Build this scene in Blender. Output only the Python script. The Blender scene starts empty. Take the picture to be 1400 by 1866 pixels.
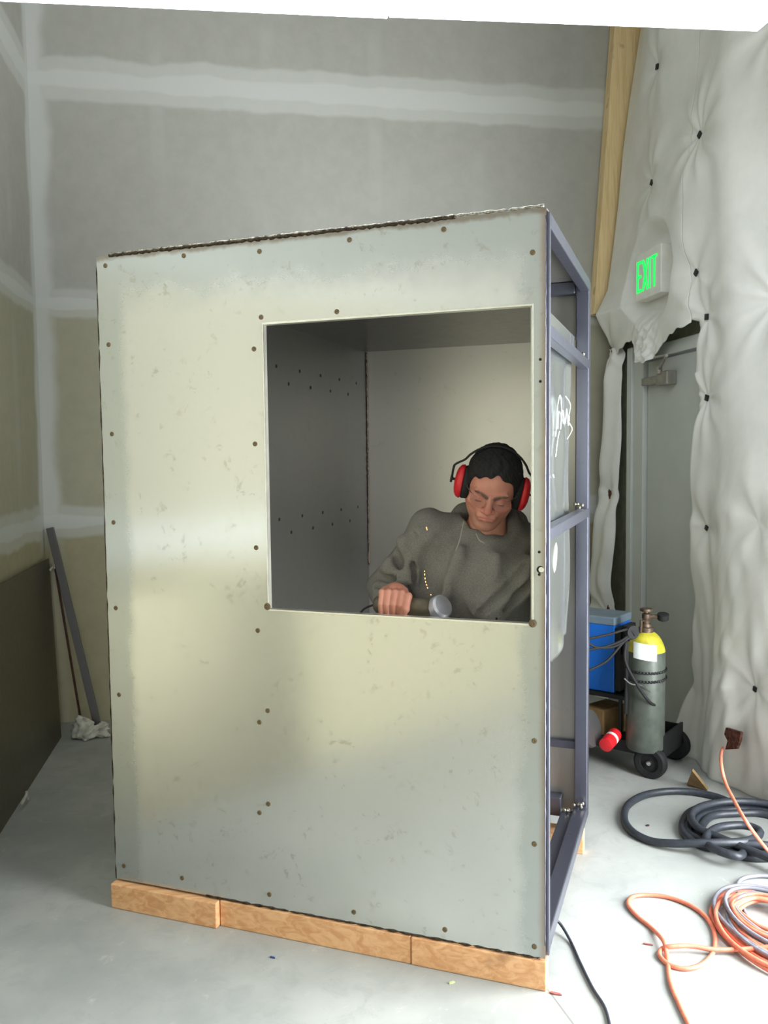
import bpy, bmesh, math, random
import numpy as np
from mathutils import Vector, Matrix
random.seed(7); rng = np.random.RandomState(3)
C = bpy.context.scene.collection
S = bpy.context.scene
# ------------------------------------------------------------ camera, world, lights, exposure
FPX, YAW, PITCH, ROLL = 1547.7, 0.1664, 0.0642, -0.0113
CAM = np.array([0, 0, 1.5])
def axes():
    cy, sy, cp, sp, cr, sr = math.cos(YAW), math.sin(YAW), math.cos(PITCH), math.sin(PITCH), math.cos(ROLL), math.sin(ROLL)
    f = np.array([sy, cy, 0]); r = np.array([cy, -sy, 0]); u = np.array([0, 0, 1.])
    f2 = f*cp-u*sp; u2 = u*cp+f*sp
    return r*cr+u2*sr, u2*cr-r*sr, f2
RR, UU, FF = axes()
cam = bpy.data.cameras.new('camera'); camo = bpy.data.objects.new('camera', cam); C.objects.link(camo)
cam.sensor_fit = 'VERTICAL'; cam.sensor_height = 24; cam.lens = FPX/1866*24; cam.clip_start = .05
camo.matrix_world = Matrix(((RR[0], UU[0], -FF[0], 0), (RR[1], UU[1], -FF[1], 0), (RR[2], UU[2], -FF[2], 1.5), (0, 0, 0, 1)))
S.camera = camo
S.view_settings.view_transform = 'Standard'; S.view_settings.look = 'None'; S.view_settings.gamma = 1
S.view_settings.exposure = 0.18
w = bpy.data.worlds.new('sky'); S.world = w; w.use_nodes = True
w.node_tree.nodes['Background'].inputs[0].default_value = (.80, .90, 1.0, 1)
w.node_tree.nodes['Background'].inputs[1].default_value = 0.32
def area(name, loc, rot, sx, sy, power, col):
    l = bpy.data.lights.new(name, 'AREA'); l.shape = 'RECTANGLE'; l.size = sx; l.size_y = sy; l.energy = power; l.color = col
    o = bpy.data.objects.new(name, l); C.objects.link(o); o.location = loc; o.rotation_euler = rot; return o
# daylight coming in through the roll-up door opening in the right wall
area('daylight_side_opening', (2.5, 1.25, 1.05), (0, math.radians(82), 0), 2.0, 2.0, 345, (.93, .97, 1.0))
# added front fill, set in an unseen opening behind the photographer
area('added_front_fill', (0.3, -3.4, 1.7), (math.radians(90), 0, 0), 2.8, 3.0, 40, (.93, .97, 1.0))

# ------------------------------------------------------------ helpers
def px(x, y, t): return CAM+(FF*FPX+RR*(x-700)-UU*(y-933))/FPX*t
def on_plane(x, y, P0, n):
    d = px(x, y, 1)-CAM; t = ((np.array(P0, float)-CAM)@n)/(d@n); return CAM+d*t
def fl(x, y, z=0.0): return on_plane(x, y, (0, 0, z), np.array([0, 0, 1.]))
def onX(x, y, X): return on_plane(x, y, (X, 0, 0), np.array([1., 0, 0]))
def onY(x, y, Y): return on_plane(x, y, (0, Y, 0), np.array([0, 1., 0]))
def lin(c):
    return tuple(((v/255+.055)/1.055)**2.4 if v > 10 else v/255/12.92 for v in c)+(1,)
class NT:
    def __init__(s, name):
        s.m = bpy.data.materials.new(name); s.m.use_nodes = True; s.t = s.m.node_tree; s.n = s.t.nodes
        s.b = s.n['Principled BSDF']
    def add(s, k, **kw):
        n = s.n.new(k)
        for a, v in kw.items():
            if a == 'ins':
                for i, x in v.items(): s.set(n.inputs[i], x)
            else: setattr(n, a, v)
        return n
    def set(s, sock, x):
        if isinstance(x, bpy.types.NodeSocket): s.t.links.new(x, sock)
        else: sock.default_value = x
    def math(s, op, a, b=0.0, c=None, clamp=False):
        n = s.add('ShaderNodeMath', operation=op, use_clamp=clamp); s.set(n.inputs[0], a); s.set(n.inputs[1], b)
        if c is not None: s.set(n.inputs[2], c)
        return n.outputs[0]
    def coord(s, world=False):
        if world: return s.add('ShaderNodeNewGeometry').outputs['Position']
        return s.add('ShaderNodeTexCoord').outputs['Object']
    def noise(s, vec, scale, detail=4, rough=.55, stretch=None, dist=0):
        if stretch:
            mp = s.add('ShaderNodeMapping'); s.t.links.new(vec, mp.inputs[0]); mp.inputs['Scale'].default_value = stretch; vec = mp.outputs[0]
        n = s.add('ShaderNodeTexNoise'); s.t.links.new(vec, n.inputs['Vector']); n.inputs['Scale'].default_value = scale
        n.inputs['Detail'].default_value = detail; n.inputs['Roughness'].default_value = rough; n.inputs['Distortion'].default_value = dist
        return n.outputs['Fac']
    def ramp(s, fac, a, b, lo=0.0, hi=1.0):
        n = s.add('ShaderNodeMapRange', interpolation_type='SMOOTHSTEP'); s.set(n.inputs[0], fac)
        n.inputs[1].default_value = a; n.inputs[2].default_value = b; n.inputs[3].default_value = lo; n.inputs[4].default_value = hi
        return n.outputs[0]
    def mix(s, fac, a, b):
        n = s.add('ShaderNodeMix', data_type='RGBA'); s.set(n.inputs[0], fac); s.set(n.inputs[6], a); s.set(n.inputs[7], b); return n.outputs[2]
    def bump(s, h, strength=.2, dist=.01):
        n = s.add('ShaderNodeBump'); s.set(n.inputs['Height'], h); n.inputs['Strength'].default_value = strength; n.inputs['Distance'].default_value = dist
        s.t.links.new(n.outputs[0], s.b.inputs['Normal'])
    def out(s, col=None, rough=None, metal=None, **kw):
        if col is not None: s.set(s.b.inputs['Base Color'], col)
        if rough is not None: s.set(s.b.inputs['Roughness'], rough)
        if metal is not None: s.set(s.b.inputs['Metallic'], metal)
        for k, v in kw.items(): s.set(s.b.inputs[k], v)
        return s.m
def simple(name, c, rough=.5, metal=0.0, var=.12, scale=20, bump=0.0, stretch=None, **kw):
    m = NT(name); v = m.coord(); f = m.noise(v, scale, stretch=stretch)
    c = lin(c); d = tuple(x*(1-var*2) for x in c[:3])+(1,); e = tuple(min(1, x*(1+var)) for x in c[:3])+(1,)
    if bump: m.bump(f, bump, .004)
    return m.out(m.mix(m.ramp(f, .3, .7), d, e), rough, metal, **kw)
def link(name, me, mat=None, parent=None, smooth=False):
    o = bpy.data.objects.new(name, me); C.objects.link(o)
    if mat: me.materials.append(mat)
    if parent is not None: o.parent = parent
    if smooth:
        for p in me.polygons: p.use_smooth = True
    return o
def tag(o, label=None, cat=None, group=None, kind=None):
    if label: o['label'] = label
    if cat: o['category'] = cat
    if group: o['group'] = group
    if kind: o['kind'] = kind
    return o
def empty(name, loc=(0, 0, 0), rz=0, **kw):
    o = bpy.data.objects.new(name, None); C.objects.link(o); o.location = loc; o.rotation_euler = (0, 0, rz); o.empty_display_size = .05
    return tag(o, **kw)
class MB:
    def __init__(s): s.bm = bmesh.new(); s.M = Matrix.Identity(4)
    def add(s, vs, fs):
        v = [s.bm.verts.new(s.M @ Vector(tuple(map(float, q)))) for q in vs]
        for f in fs:
            try: s.bm.faces.new([v[i] for i in f])
            except ValueError: pass
        return s
    def box(s, x0, x1, y0, y1, z0, z1, M=None):
        vs = [Vector((x, y, z)) for z in (z0, z1) for y in (y0, y1) for x in (x0, x1)]
        if M is not None: vs = [M @ v for v in vs]
        return s.add(vs, [(0, 2, 3, 1), (4, 5, 7, 6), (0, 1, 5, 4), (2, 6, 7, 3), (0, 4, 6, 2), (1, 3, 7, 5)])
    def prism(s, pts, d):   # polygon points (3D) extruded by vector d
        n = len(pts); a = [Vector(tuple(map(float, p))) for p in pts]; b = [p+Vector(d) for p in a]
        return s.add(a+b, [tuple(range(n))[::-1], tuple(range(n, 2*n))]+[(i, (i+1) % n, n+(i+1) % n, n+i) for i in range(n)])
    def ring(s, cs, closed=False, cap=True):   # list of rings (lists of points)
        n = len(cs[0]); vs = [p for c in cs for p in c]; fs = []
        m = len(cs)
        for j in range(m if closed else m-1):
            k = (j+1) % m
            for i in range(n): fs.append((j*n+i, j*n+(i+1) % n, k*n+(i+1) % n, k*n+i))
        if cap and not closed: fs += [tuple(range(n))[::-1], tuple((m-1)*n+i for i in range(n))]
        return s.add(vs, fs)
    def lathe(s, prof, P=(0, 0, 0), ax=(0, 0, 1), seg=24, sx=1, sy=1):   # profile [(r, h)]
        ax = Vector(tuple(map(float, ax))).normalized(); q = ax.to_track_quat('Z', 'Y'); P = Vector(tuple(map(float, P)))
        return s.ring([[P+q @ Vector((max(r, 1e-4)*sx*math.cos(2*math.pi*i/seg), max(r, 1e-4)*sy*math.sin(2*math.pi*i/seg), h)) for i in range(seg)] for r, h in prof])
    def cyl(s, a, b, r, seg=16, r2=None):
        a = Vector(tuple(map(float, a))); b = Vector(tuple(map(float, b)))
        return s.lathe([(r, 0), (r if r2 is None else r2, (b-a).length)], a, b-a, seg)
    def tube(s, pts, r, seg=8, closed=False):
        pts = [Vector(tuple(map(float, p))) for p in pts]; n = len(pts); cs = []; up = None
        for i, p in enumerate(pts):
            a = pts[i-1] if (i > 0 or closed) else p; b = pts[(i+1) % n] if (i < n-1 or closed) else p
            t = (b-a).normalized()
            if up is None: up = t.orthogonal().normalized()
            up = (up-t*up.dot(t)).normalized(); bt = t.cross(up)
            rr = r[i] if hasattr(r, '__len__') else r
            cs.append([p+(up*math.cos(2*math.pi*k/seg)+bt*math.sin(2*math.pi*k/seg))*rr for k in range(seg)])
        return s.ring(cs, closed)
    def sphere(s, c, r, u=16, v=10, sc=(1, 1, 1), R=None):
        c = Vector(tuple(map(float, c))); cs = []
        for j in range(v+1):
            th = math.pi*j/v
            ring = []
            for i in range(u):
                q = Vector((math.sin(th)*math.cos(2*math.pi*i/u)*sc[0], math.sin(th)*math.sin(2*math.pi*i/u)*sc[1], math.cos(th)*sc[2]))*r
                if j in (0, v): q += Vector((math.cos(2*math.pi*i/u), math.sin(2*math.pi*i/u), 0))*1e-4
                ring.append(c+(R @ q if R else q))
            cs.append(ring)
        return s.ring(cs)
    def build(s, name, mat=None, parent=None, smooth=False, bevel=0, seg=2):
        bmesh.ops.recalc_face_normals(s.bm, faces=s.bm.faces)
        me = bpy.data.meshes.new(name); s.bm.to_mesh(me); s.bm.free()
        o = link(name, me, mat, parent, smooth)
        if bevel:
            b = o.modifiers.new('b', 'BEVEL'); b.width = bevel; b.segments = seg; b.limit_method = 'ANGLE'; b.angle_limit = .6
        return o
def autosmooth(o, ang=40):
    me = o.data
    for p in me.polygons: p.use_smooth = True
    bm = bmesh.new(); bm.from_mesh(me)
    for e in bm.edges:
        if len(e.link_faces) == 2 and e.calc_face_angle(0) > math.radians(ang): e.smooth = False
    bm.to_mesh(me); bm.free(); return o
def crom(P, k=8, closed=False):
    P = [np.array(p, float) for p in P]; n = len(P); out = []
    for i in range(n if closed else n-1):
        a, b, c, d = (P[(i-1) % n], P[i], P[(i+1) % n], P[(i+2) % n]) if closed else (P[max(i-1, 0)], P[i], P[i+1], P[min(i+2, n-1)])
        for j in range(k):
            t = j/k; out.append(.5*((2*b)+(-a+c)*t+(2*a-5*b+4*c-d)*t*t+(-a+3*b-3*c+d)*t**3))
    if not closed: out.append(P[-1])
    return out
# ---- implicit surfaces (for the figure and soft things)
def surfnet(fn, lo, hi, h):
    lo = np.array(lo, float); n = np.ceil((np.array(hi)-lo)/h).astype(int)+1
    g = np.stack(np.meshgrid(*[lo[i]+np.arange(n[i])*h for i in range(3)], indexing='ij'), -1).reshape(-1, 3)
    V = fn(g).reshape(n); sg = V < 0
    acc = np.zeros(tuple(n-1)+(3,)); cnt = np.zeros(tuple(n-1))
    sl = lambda a, o: slice(o, a-1+o)
    for ax in range(3):
        ot = [i for i in range(3) if i != ax]
        for o1 in (0, 1):
            for o2 in (0, 1):
                off = [0, 0, 0]; off[ot[0]] = o1; off[ot[1]] = o2; off2 = list(off); off2[ax] = 1
                A = V[tuple(sl(n[i], off[i]) for i in range(3))]; B = V[tuple(sl(n[i], off2[i]) for i in range(3))]
                c = (A < 0) != (B < 0); t = np.where(c, A/np.where(c, A-B, 1), 0)
                p = np.zeros(A.shape+(3,)); p[..., ot[0]] = o1; p[..., ot[1]] = o2; p[..., ax] = t
                acc += p*c[..., None]; cnt += c
    act = cnt > 0; idx = -np.ones(act.shape, int); idx[act] = np.arange(act.sum())
    cells = np.argwhere(act); verts = lo+(cells+acc[act]/cnt[act][:, None])*h
    F = []
    for ax in range(3):
        o = [i for i in range(3) if i != ax]
        A = sg; s0 = [slice(1, n[i]-1) for i in range(3)]; s1 = list(s0); s0[ax] = slice(0, n[ax]-1); s1[ax] = slice(1, n[ax])
        a = A[tuple(s0)]; b = A[tuple(s1)]; e = np.argwhere(a != b)
        st = a[tuple(e.T)]
        e = e+np.array([0 if i == ax else 1 for i in range(3)])
        d1 = np.zeros(3, int); d1[o[0]] = 1; d2 = np.zeros(3, int); d2[o[1]] = 1
        q = np.stack([idx[tuple((e-d1-d2).T)], idx[tuple((e-d2).T)], idx[tuple(e.T)], idx[tuple((e-d1).T)]], 1)
        fl_ = st if ax != 1 else ~st
        q[~fl_] = q[~fl_][:, ::-1]; F.append(q)
    return verts, np.concatenate(F)
def npmesh(name, parts):
    vs = []; fs = []; k = 0
    for v, f in parts: vs.append(v); fs.append(f+k); k += len(v)
    v = np.concatenate(vs); f = np.concatenate(fs)
    me = bpy.data.meshes.new(name); me.vertices.add(len(v)); me.vertices.foreach_set('co', v.ravel().astype(np.float32))
    me.loops.add(len(f)*4); me.loops.foreach_set('vertex_index', f.ravel().astype(np.int32))
    me.polygons.add(len(f)); me.polygons.foreach_set('loop_start', np.arange(len(f), dtype=np.int32)*4)
    me.polygons.foreach_set('use_smooth', np.ones(len(f), bool))
    me.update(calc_edges=True); me.validate(); return me
def d_cap(p, a, b, r0, r1=None):
    a = np.array(a, float); b = np.array(b, float); r1 = r0 if r1 is None else r1
    ab = b-a; t = np.clip((p-a)@ab/(ab@ab), 0, 1); return np.linalg.norm(p-a-t[:, None]*ab, axis=1)-(r0+(r1-r0)*t)
def d_ell(p, c, r, R=None):
    q = p-np.array(c, float)
    if R is not None: q = q@R          # columns of R are local axes
    r = np.array(r, float); k0 = np.linalg.norm(q/r, axis=1); k1 = np.linalg.norm(q/r**2, axis=1)+1e-9
    return k0*(k0-1)/k1
def smin(a, b, k):
    h = np.clip(.5+.5*(b-a)/k, 0, 1); return b+(a-b)*h-k*h*(1-h)
def smax(a, b, k): return -smin(-a, -b, k)

# ------------------------------------------------------------ materials
def metal(name, c, rough=.38, metallic=.8, brush=(1, 1, 1), smudge=.25, tint=None, bump=.02, rv=.12):
    m = NT(name); v = m.coord()
    big = m.noise(v, 2.2, 3, .5); sm = m.noise(v, 26, 5, .7, dist=.4); br = m.noise(v, 60, 3, .6, stretch=brush)
    c = lin(c); dark = tuple(x*(1-smudge) for x in c[:3])+(1,)
    col = m.mix(m.ramp(sm, .60, .74), c, dark)
    if tint: col = m.mix(m.ramp(big, .35, .68), col, lin(tint))
    r = m.math('ADD', m.math('MULTIPLY', sm, rv), m.math('MULTIPLY_ADD', br, .08, rough-rv*.5))
    m.bump(m.math('ADD', big, m.math('MULTIPLY', br, .03)), bump, .03)
    return m.out(col, r, metallic)
M = {}
M['sheet'] = metal('mill_finish_steel_sheet', (208, 208, 198), .27, .72, (1, 1, 8), .16, (198, 198, 188))
def front_steel():
    m = NT('mill_finish_front_sheet'); v = m.coord(); sp = m.add('ShaderNodeSeparateXYZ', ins={0: v}); x, z = sp.outputs[0], sp.outputs[2]
    big = m.noise(v, 2.2, 3, .5); sm = m.noise(v, 24, 5, .7, dist=.5); mid = m.noise(v, 7, 4, .65); br = m.noise(v, 60, 3, .6, stretch=(1, 1, 8))
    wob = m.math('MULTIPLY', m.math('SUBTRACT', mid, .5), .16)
    # lighter, smoother inner field with ragged edges; borders darker and rougher
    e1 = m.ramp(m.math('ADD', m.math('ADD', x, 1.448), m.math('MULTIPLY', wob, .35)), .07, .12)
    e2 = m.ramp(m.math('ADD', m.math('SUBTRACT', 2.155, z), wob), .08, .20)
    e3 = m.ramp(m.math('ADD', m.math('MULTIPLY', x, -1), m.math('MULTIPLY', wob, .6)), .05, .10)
    inner_field = m.math('MULTIPLY', m.math('MULTIPLY', e1, e2), e3)
    spots = m.math('MULTIPLY', m.ramp(sm, .56, .64), m.ramp(mid, .46, .6))
    rub = m.math('MULTIPLY', m.ramp(sm, .34, .42, 1, 0), m.ramp(big, .48, .6))
    col = m.mix(inner_field, lin((178, 182, 180)), lin((200, 201, 197)))
    col = m.mix(m.math('MULTIPLY', spots, .38), col, lin((146, 142, 124)))
    col = m.mix(m.math('MULTIPLY', rub, .30), col, lin((170, 170, 160)))
    # brown heat tint next to the right-hand weld
    ht = m.ramp(m.math('ADD', m.math('MULTIPLY', x, -1), m.math('MULTIPLY', wob, .12)), .006, .030, .6, 0)
    col = m.mix(ht, col, lin((150, 118, 92)))
    tp = m.ramp(m.math('ADD', m.math('SUBTRACT', 2.155, z), m.math('MULTIPLY', m.math('SUBTRACT', mid, .5), .05)), .006, .022, .7, 0)
    col = m.mix(tp, col, lin((120, 104, 84)))
    r_ = m.math('ADD', m.math('MULTIPLY_ADD', sm, .10, .13), m.math('MULTIPLY', br, .05))
    m.bump(big, .05, .03)
    return m.out(col, m.math('ADD', r_, m.math('MULTIPLY', m.math('SUBTRACT', 1, inner_field), .10)), .78)
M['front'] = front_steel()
M['dim'] = metal('shade_toned_booth_steel', (112, 111, 109), .32, 1.0, (12, 12, .6), .12)  # inner steel coloured darker to carry the shade inside the booth
M['inner'] = metal('brushed_inner_steel_sheet', (192, 189, 180), .33, .88, (12, 12, .6), .12)
M['side'] = metal('glossy_galvanised_sheet', (204, 208, 204), .20, .95, (1, 1, 1), .05, bump=.04, rv=.03)
M['frame'] = metal('dark_bluish_tube_steel', (122, 124, 138), .30, .9, (1, 1, 1), .2)
M['weld'] = simple('weld_bead_burnt_metal', (70, 60, 50), .45, .8, .3, 120, .5)
M['weldl'] = simple('weld_bead_bright_metal', (170, 165, 150), .35, .9, .3, 150, .5)
M['spot'] = simple('plug_weld_brown', (108, 92, 66), .5, .4, .2, 300, .3)
M['darksheet'] = metal('dark_leaning_steel_sheet', (92, 88, 70), .30, .75, (1, 1, 1), .1)
M['bar'] = metal('grey_steel_bar', (105, 103, 102), .4, .7)
M['rust'] = simple('rusty_bar_edge', (92, 62, 52), .7, .3)
def wood(name, c, c2, ax=0):
    m = NT(name); v = m.coord(); st = [9, 9, 9]; st[ax] = .7
    g = m.noise(v, 4, 5, .6, stretch=tuple(st), dist=1.2); k = m.noise(v, 7, 2, .5)
    col = m.mix(m.ramp(g, .35, .65), lin(c), lin(c2)); col = m.mix(m.ramp(k, .66, .76, 0, .5), col, lin((120, 78, 48)))
    m.bump(g, .15, .003); return m.out(col, .65, 0)
M['wood'] = wood('orange_pine_timber', (228, 180, 132), (206, 150, 102))
M['woodpost'] = wood('pale_pine_board', (240, 216, 166), (226, 196, 142), 2)
M['plastic_white'] = simple('white_sign_housing', (232, 230, 222), .4, 0, .03)
M['black'] = simple('black_rubber', (20, 20, 21), .75, 0, .2, 40, .1)
M['blackpaint'] = simple('black_painted_steel', (24, 25, 27), .5, .1, .2)
M['hose'] = simple('black_rubber_hose', (46, 50, 57), .45, 0, .12, 60, .1)
M['orange'] = simple('orange_cord_jacket', (222, 124, 96), .45, 0, .08, 40)
M['greycord'] = simple('grey_cord_jacket', (124, 125, 134), .45, 0, .08, 40)
M['blue'] = simple('blue_enamel_panel', (30, 108, 205), .35, .1, .05, 8)
M['bluegrey'] = simple('grey_blue_lid', (112, 128, 140), .45, .1, .05)
M['red'] = simple('red_plastic', (205, 32, 40), .35, 0, .05)
M['yellow'] = simple('yellow_cylinder_paint', (196, 186, 56), .45, .1, .1, 25)
M['greycyl'] = simple('grey_green_cylinder_paint', (84, 90, 82), .45, .2, .12, 18)
M['brass'] = simple('aged_brass', (98, 82, 68), .5, .6, .2, 60)
M['chrome'] = simple('bright_chrome', (210, 210, 212), .2, 1.0, .05)
M['alu'] = simple('satin_aluminium', (196, 198, 206), .38, .6, .06)
M['paper'] = simple('white_paper_label', (215, 220, 215), .6, 0, .06)
M['door'] = simple('grey_green_door_paint', (186, 191, 184), .4, 0, .03, 3)
M['jamb'] = simple('pale_grey_door_frame_paint', (196, 201, 194), .4, 0, .03, 3)
M['closer'] = simple('grey_bronze_closer', (146, 142, 132), .4, .3, .1)
M['hoodie'] = simple('grey_knit_fleece', (126, 123, 116), .95, 0, .10, 260, .5)
M['denim'] = simple('dark_blue_denim', (48, 56, 74), .9, 0, .15, 200, .3)
M['boot'] = simple('brown_work_boot_leather', (74, 54, 38), .6, 0, .15, 60, .2)
M['hair'] = simple('black_hair', (17, 14, 13), .8, 0, .3, 140, .9, stretch=(1, 1, .4))
M['cotton'] = simple('crumpled_white_rag', (200, 198, 184), .9, 0, .08, 30)
M['card'] = simple('brown_cardboard', (140, 112, 70), .85, 0, .1)
def glow(name, c, st):
    m = NT(name); return m.out(lin(c), .5, 0, **{'Emission Color': lin(c), 'Emission Strength': st})
M['exit'] = glow('lit_green_exit_letter', (10, 235, 90), 1.0)
M['diffuser'] = glow('lit_lamp_diffuser', (232, 240, 255), 9.0)
M['spark'] = glow('glowing_spark', (255, 170, 90), 5)
def drywall(name, axis):      # taped plasterboard; axis = horizontal world axis along the wall
    m = NT(name); P = m.coord(True); sp = m.add('ShaderNodeSeparateXYZ', ins={0: P}); z = sp.outputs[2]; h = sp.outputs[axis]
    wob = m.noise(P, 3.2, 3, .5); fine = m.noise(P, 14, 5, .6)
    mask = None
    for zc, hw in ((1.157, .075), (2.377, .06), (3.60, .105)):
        d = m.math('ABSOLUTE', m.math('SUBTRACT', z, zc))
        d = m.math('ADD', d, m.math('MULTIPLY', m.math('SUBTRACT', wob, .5), .085))
        k = m.ramp(d, hw, hw+.03, 1, 0)
        d2 = m.ramp(d, hw*.35, hw*.55, .35, 0)
        k = m.math('MULTIPLY', k, m.math('ADD', .65, d2))
        mask = k if mask is None else m.math('MAXIMUM', mask, k)
    # corner compound
    cpos = -1.103 if axis == 0 else 5.04
    d = m.math('ABSOLUTE', m.math('SUBTRACT', h, cpos)); d = m.math('ADD', d, m.math('MULTIPLY', m.math('SUBTRACT', wob, .5), .1))
    mask = m.math('MAXIMUM', mask, m.math('MULTIPLY', m.ramp(d, .05, .12, .9, 0), m.ramp(z, .95, 1.15)))
    # screw patches every stud
    s_ = m.math('ABSOLUTE', m.math('SUBTRACT', m.math('FRACT', m.math('DIVIDE', m.math('ADD', h, 1.35), .62)), .5))
    s_ = m.ramp(m.math('ADD', s_, m.math('MULTIPLY', m.math('SUBTRACT', fine, .5), .08)), .035, .085, 1, 0)
    g_ = m.noise(P, 1.6, 2, .5)
    patch = m.math('MULTIPLY', s_, m.ramp(g_, .45, .65, 0, .16))
    mask = m.math('MAXIMUM', mask, patch)
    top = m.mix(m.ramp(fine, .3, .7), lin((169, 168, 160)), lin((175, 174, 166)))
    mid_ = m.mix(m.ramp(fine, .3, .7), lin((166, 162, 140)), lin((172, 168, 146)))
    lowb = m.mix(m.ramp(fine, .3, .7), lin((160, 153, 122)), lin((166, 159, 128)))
    base = m.mix(m.ramp(z, 2.36, 2.39), m.mix(m.ramp(z, 1.14, 1.17), lowb, mid_), top)  # lower rows tinted yellower and darker in place of dimmer light
    col = m.mix(m.math('MULTIPLY', mask, .82), base, lin((206, 209, 204)))
    m.bump(m.math('ADD', m.math('MULTIPLY', mask, .6), m.math('MULTIPLY', fine, .1)), .12, .004)
    return m.out(col, .75, 0)
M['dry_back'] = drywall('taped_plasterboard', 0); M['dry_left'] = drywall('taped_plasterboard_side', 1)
def concrete():
    m = NT('smooth_concrete_slab'); P = m.coord(True)
    a = m.noise(P, 1.3, 5, .6); b = m.noise(P, 9, 6, .7, dist=.6); c = m.noise(P, 70, 3, .6)
    col = m.mix(m.ramp(a, .35, .65), lin((150, 153, 149)), lin((172, 174, 169)))
    col = m.mix(m.ramp(b, .48, .66, 0, .45), col, lin((146, 150, 147)))
    col = m.mix(m.ramp(b, .30, .40, .35, 0), col, lin((200, 201, 196)))
    col = m.mix(m.ramp(c, .62, .75, 0, .25), col, lin((120, 122, 118)))
    sp = m.add('ShaderNodeSeparateXYZ', ins={0: P})
    # slab joint running from the booth corner towards the camera
    d = m.math('ABSOLUTE', m.math('ADD', m.math('SUBTRACT', sp.outputs[0], .821), m.math('MULTIPLY', m.math('SUBTRACT', sp.outputs[1], 2.189), .096)))
    j = m.ramp(d, .0015, .004, .6, 0)
    col = m.mix(j, col, lin((90, 88, 84)))
    m.bump(m.math('ADD', b, m.math('MULTIPLY', c, .3)), .06, .004)
    return m.out(col, m.math('MULTIPLY_ADD', b, .25, .36), 0)
M['floor'] = concrete()
def poly():
    m = NT('white_insulation_facing'); P = m.coord(True); a = m.noise(P, 5, 4, .6); c = m.noise(P, 180, 2, .5)
    dirt = m.noise(P, 22, 6, .75)
    col = m.mix(m.ramp(a, .3, .7), lin((222, 222, 214)), lin((232, 231, 224)))
    col = m.mix(m.ramp(dirt, .70, .78, 0, .45), col, lin((150, 145, 135)))
    m.bump(m.math('ADD', m.math('MULTIPLY', a, .5), m.math('MULTIPLY', c, .04)), .25, .01)
    return m.out(col, .42, 0)
M['poly'] = poly()

# ------------------------------------------------------------ room shell
XL, XR, YB, YF, ZC = -1.103, 2.283, 5.039, -3.2, 4.5
def struct(mb, name, mat, **k): return tag(mb.build(name, mat, **k), kind='structure')
struct(MB().box(-3.5, 7, -6, 6, -.1, 0), 'floor', M['floor'])
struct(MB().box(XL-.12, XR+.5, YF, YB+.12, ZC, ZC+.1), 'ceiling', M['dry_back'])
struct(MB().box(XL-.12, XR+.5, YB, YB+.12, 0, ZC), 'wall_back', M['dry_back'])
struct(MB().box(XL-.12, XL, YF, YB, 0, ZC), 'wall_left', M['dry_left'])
wf = MB(); wf.box(XL-.12, -1.0, YF-.12, YF, 0, ZC); wf.box(1.9, XR+.5, YF-.12, YF, 0, ZC); wf.box(-1.0, 1.9, YF-.12, YF, 3.1, ZC)
struct(wf, 'wall_front', M['dry_back'])
M['shade'] = simple('olive_wall_board', (122, 124, 104), .8, 0, .08)
wr = MB(); wr.box(XR+.0, XR+.12, 4.80, YB, 0, 2.2); wr.box(XR+.0, XR+.12, 3.0, 3.55, 0, 2.2); wr.box(XR, XR+.12, 3.55, 4.80, 2.10, 2.2)
wr.box(XR+.26, XR+.36, 3.0, YB, 2.2, ZC); wr.box(XR, XR+.36, 3.0, YB, 2.195, 2.2)
wr.box(XR+.12, XR+.3, YF, .0, 0, ZC); wr.box(XR+.12, XR+.3, .0, 2.6, 2.4, ZC); wr.box(XR+.12, XR+.3, 2.6, 3.0, 0, ZC)
struct(wr, 'wall_right', M['shade'])
# door with frame and closer
d = empty('door_1', (XR, 4.1, 0), kind='structure')
def rel(mb, base): mb.M = Matrix.Translation(Vector(base)).inverted(); return mb
DB = (XR, 4.1, 0)
mb = rel(MB(), DB); mb.box(XR+.005, XR+.05, 3.64, 4.535, .012, 2.02); mb.build('door_leaf', M['door'], d, bevel=.002)
fr = rel(MB(), DB); fr.box(XR-.02, XR+.10, 4.545, 4.66, 0, 2.10); fr.box(XR-.035, XR+.10, 4.66, 4.72, 0, 2.12)
fr.box(XR-.02, XR+.10, 3.58, 4.66, 2.032, 2.10); fr.build('door_frame', M['jamb'], d, bevel=.004)
cl = rel(MB(), DB); p0 = onX(1178, 690, XR-.03); p1 = onX(1228, 693, XR-.03)
cl.box(XR-.045, XR+.005, 4.28, 4.52, 1.885, 1.928); cl.box(XR-.055, XR+.005, 4.21, 4.33, 1.87, 1.943); clo = cl.build('door_closer', M['closer'], d, bevel=.006)
ar = rel(MB(), DB); ar.tube([(XR-.06, 4.28, 1.955), (XR-.14, 4.05, 2.0)], .008); ar.tube([(XR-.14, 4.05, 2.0), (XR-.04, 4.42, 2.03)], .007); ar.cyl((XR-.06, 4.28, 1.93), (XR-.06, 4.28, 1.97), .016)
ar.box(XR-.06, XR-.02, 4.38, 4.50, 2.02, 2.04)
ar.build('closer_arm', M['closer'], d)
# pale board standing up the corner
tl, tr = onY(1121, 50, 4.95), onY(1172, 50, 4.95); bl, br = onY(1083, 572, 4.95), onY(1150, 572, 4.95)
k = (4.45-tl[2])/(tl[2]-bl[2]); T = tl+(tl-bl)*k; T2 = T+(tr-tl)
mb = MB().prism([bl, br, T2, T], (0, .08, 0))
tag(mb.build('corner_board', M['woodpost'], bevel=.004), 'pale pine board fixed up the back corner, half covered by white insulation facing', 'board')

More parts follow.
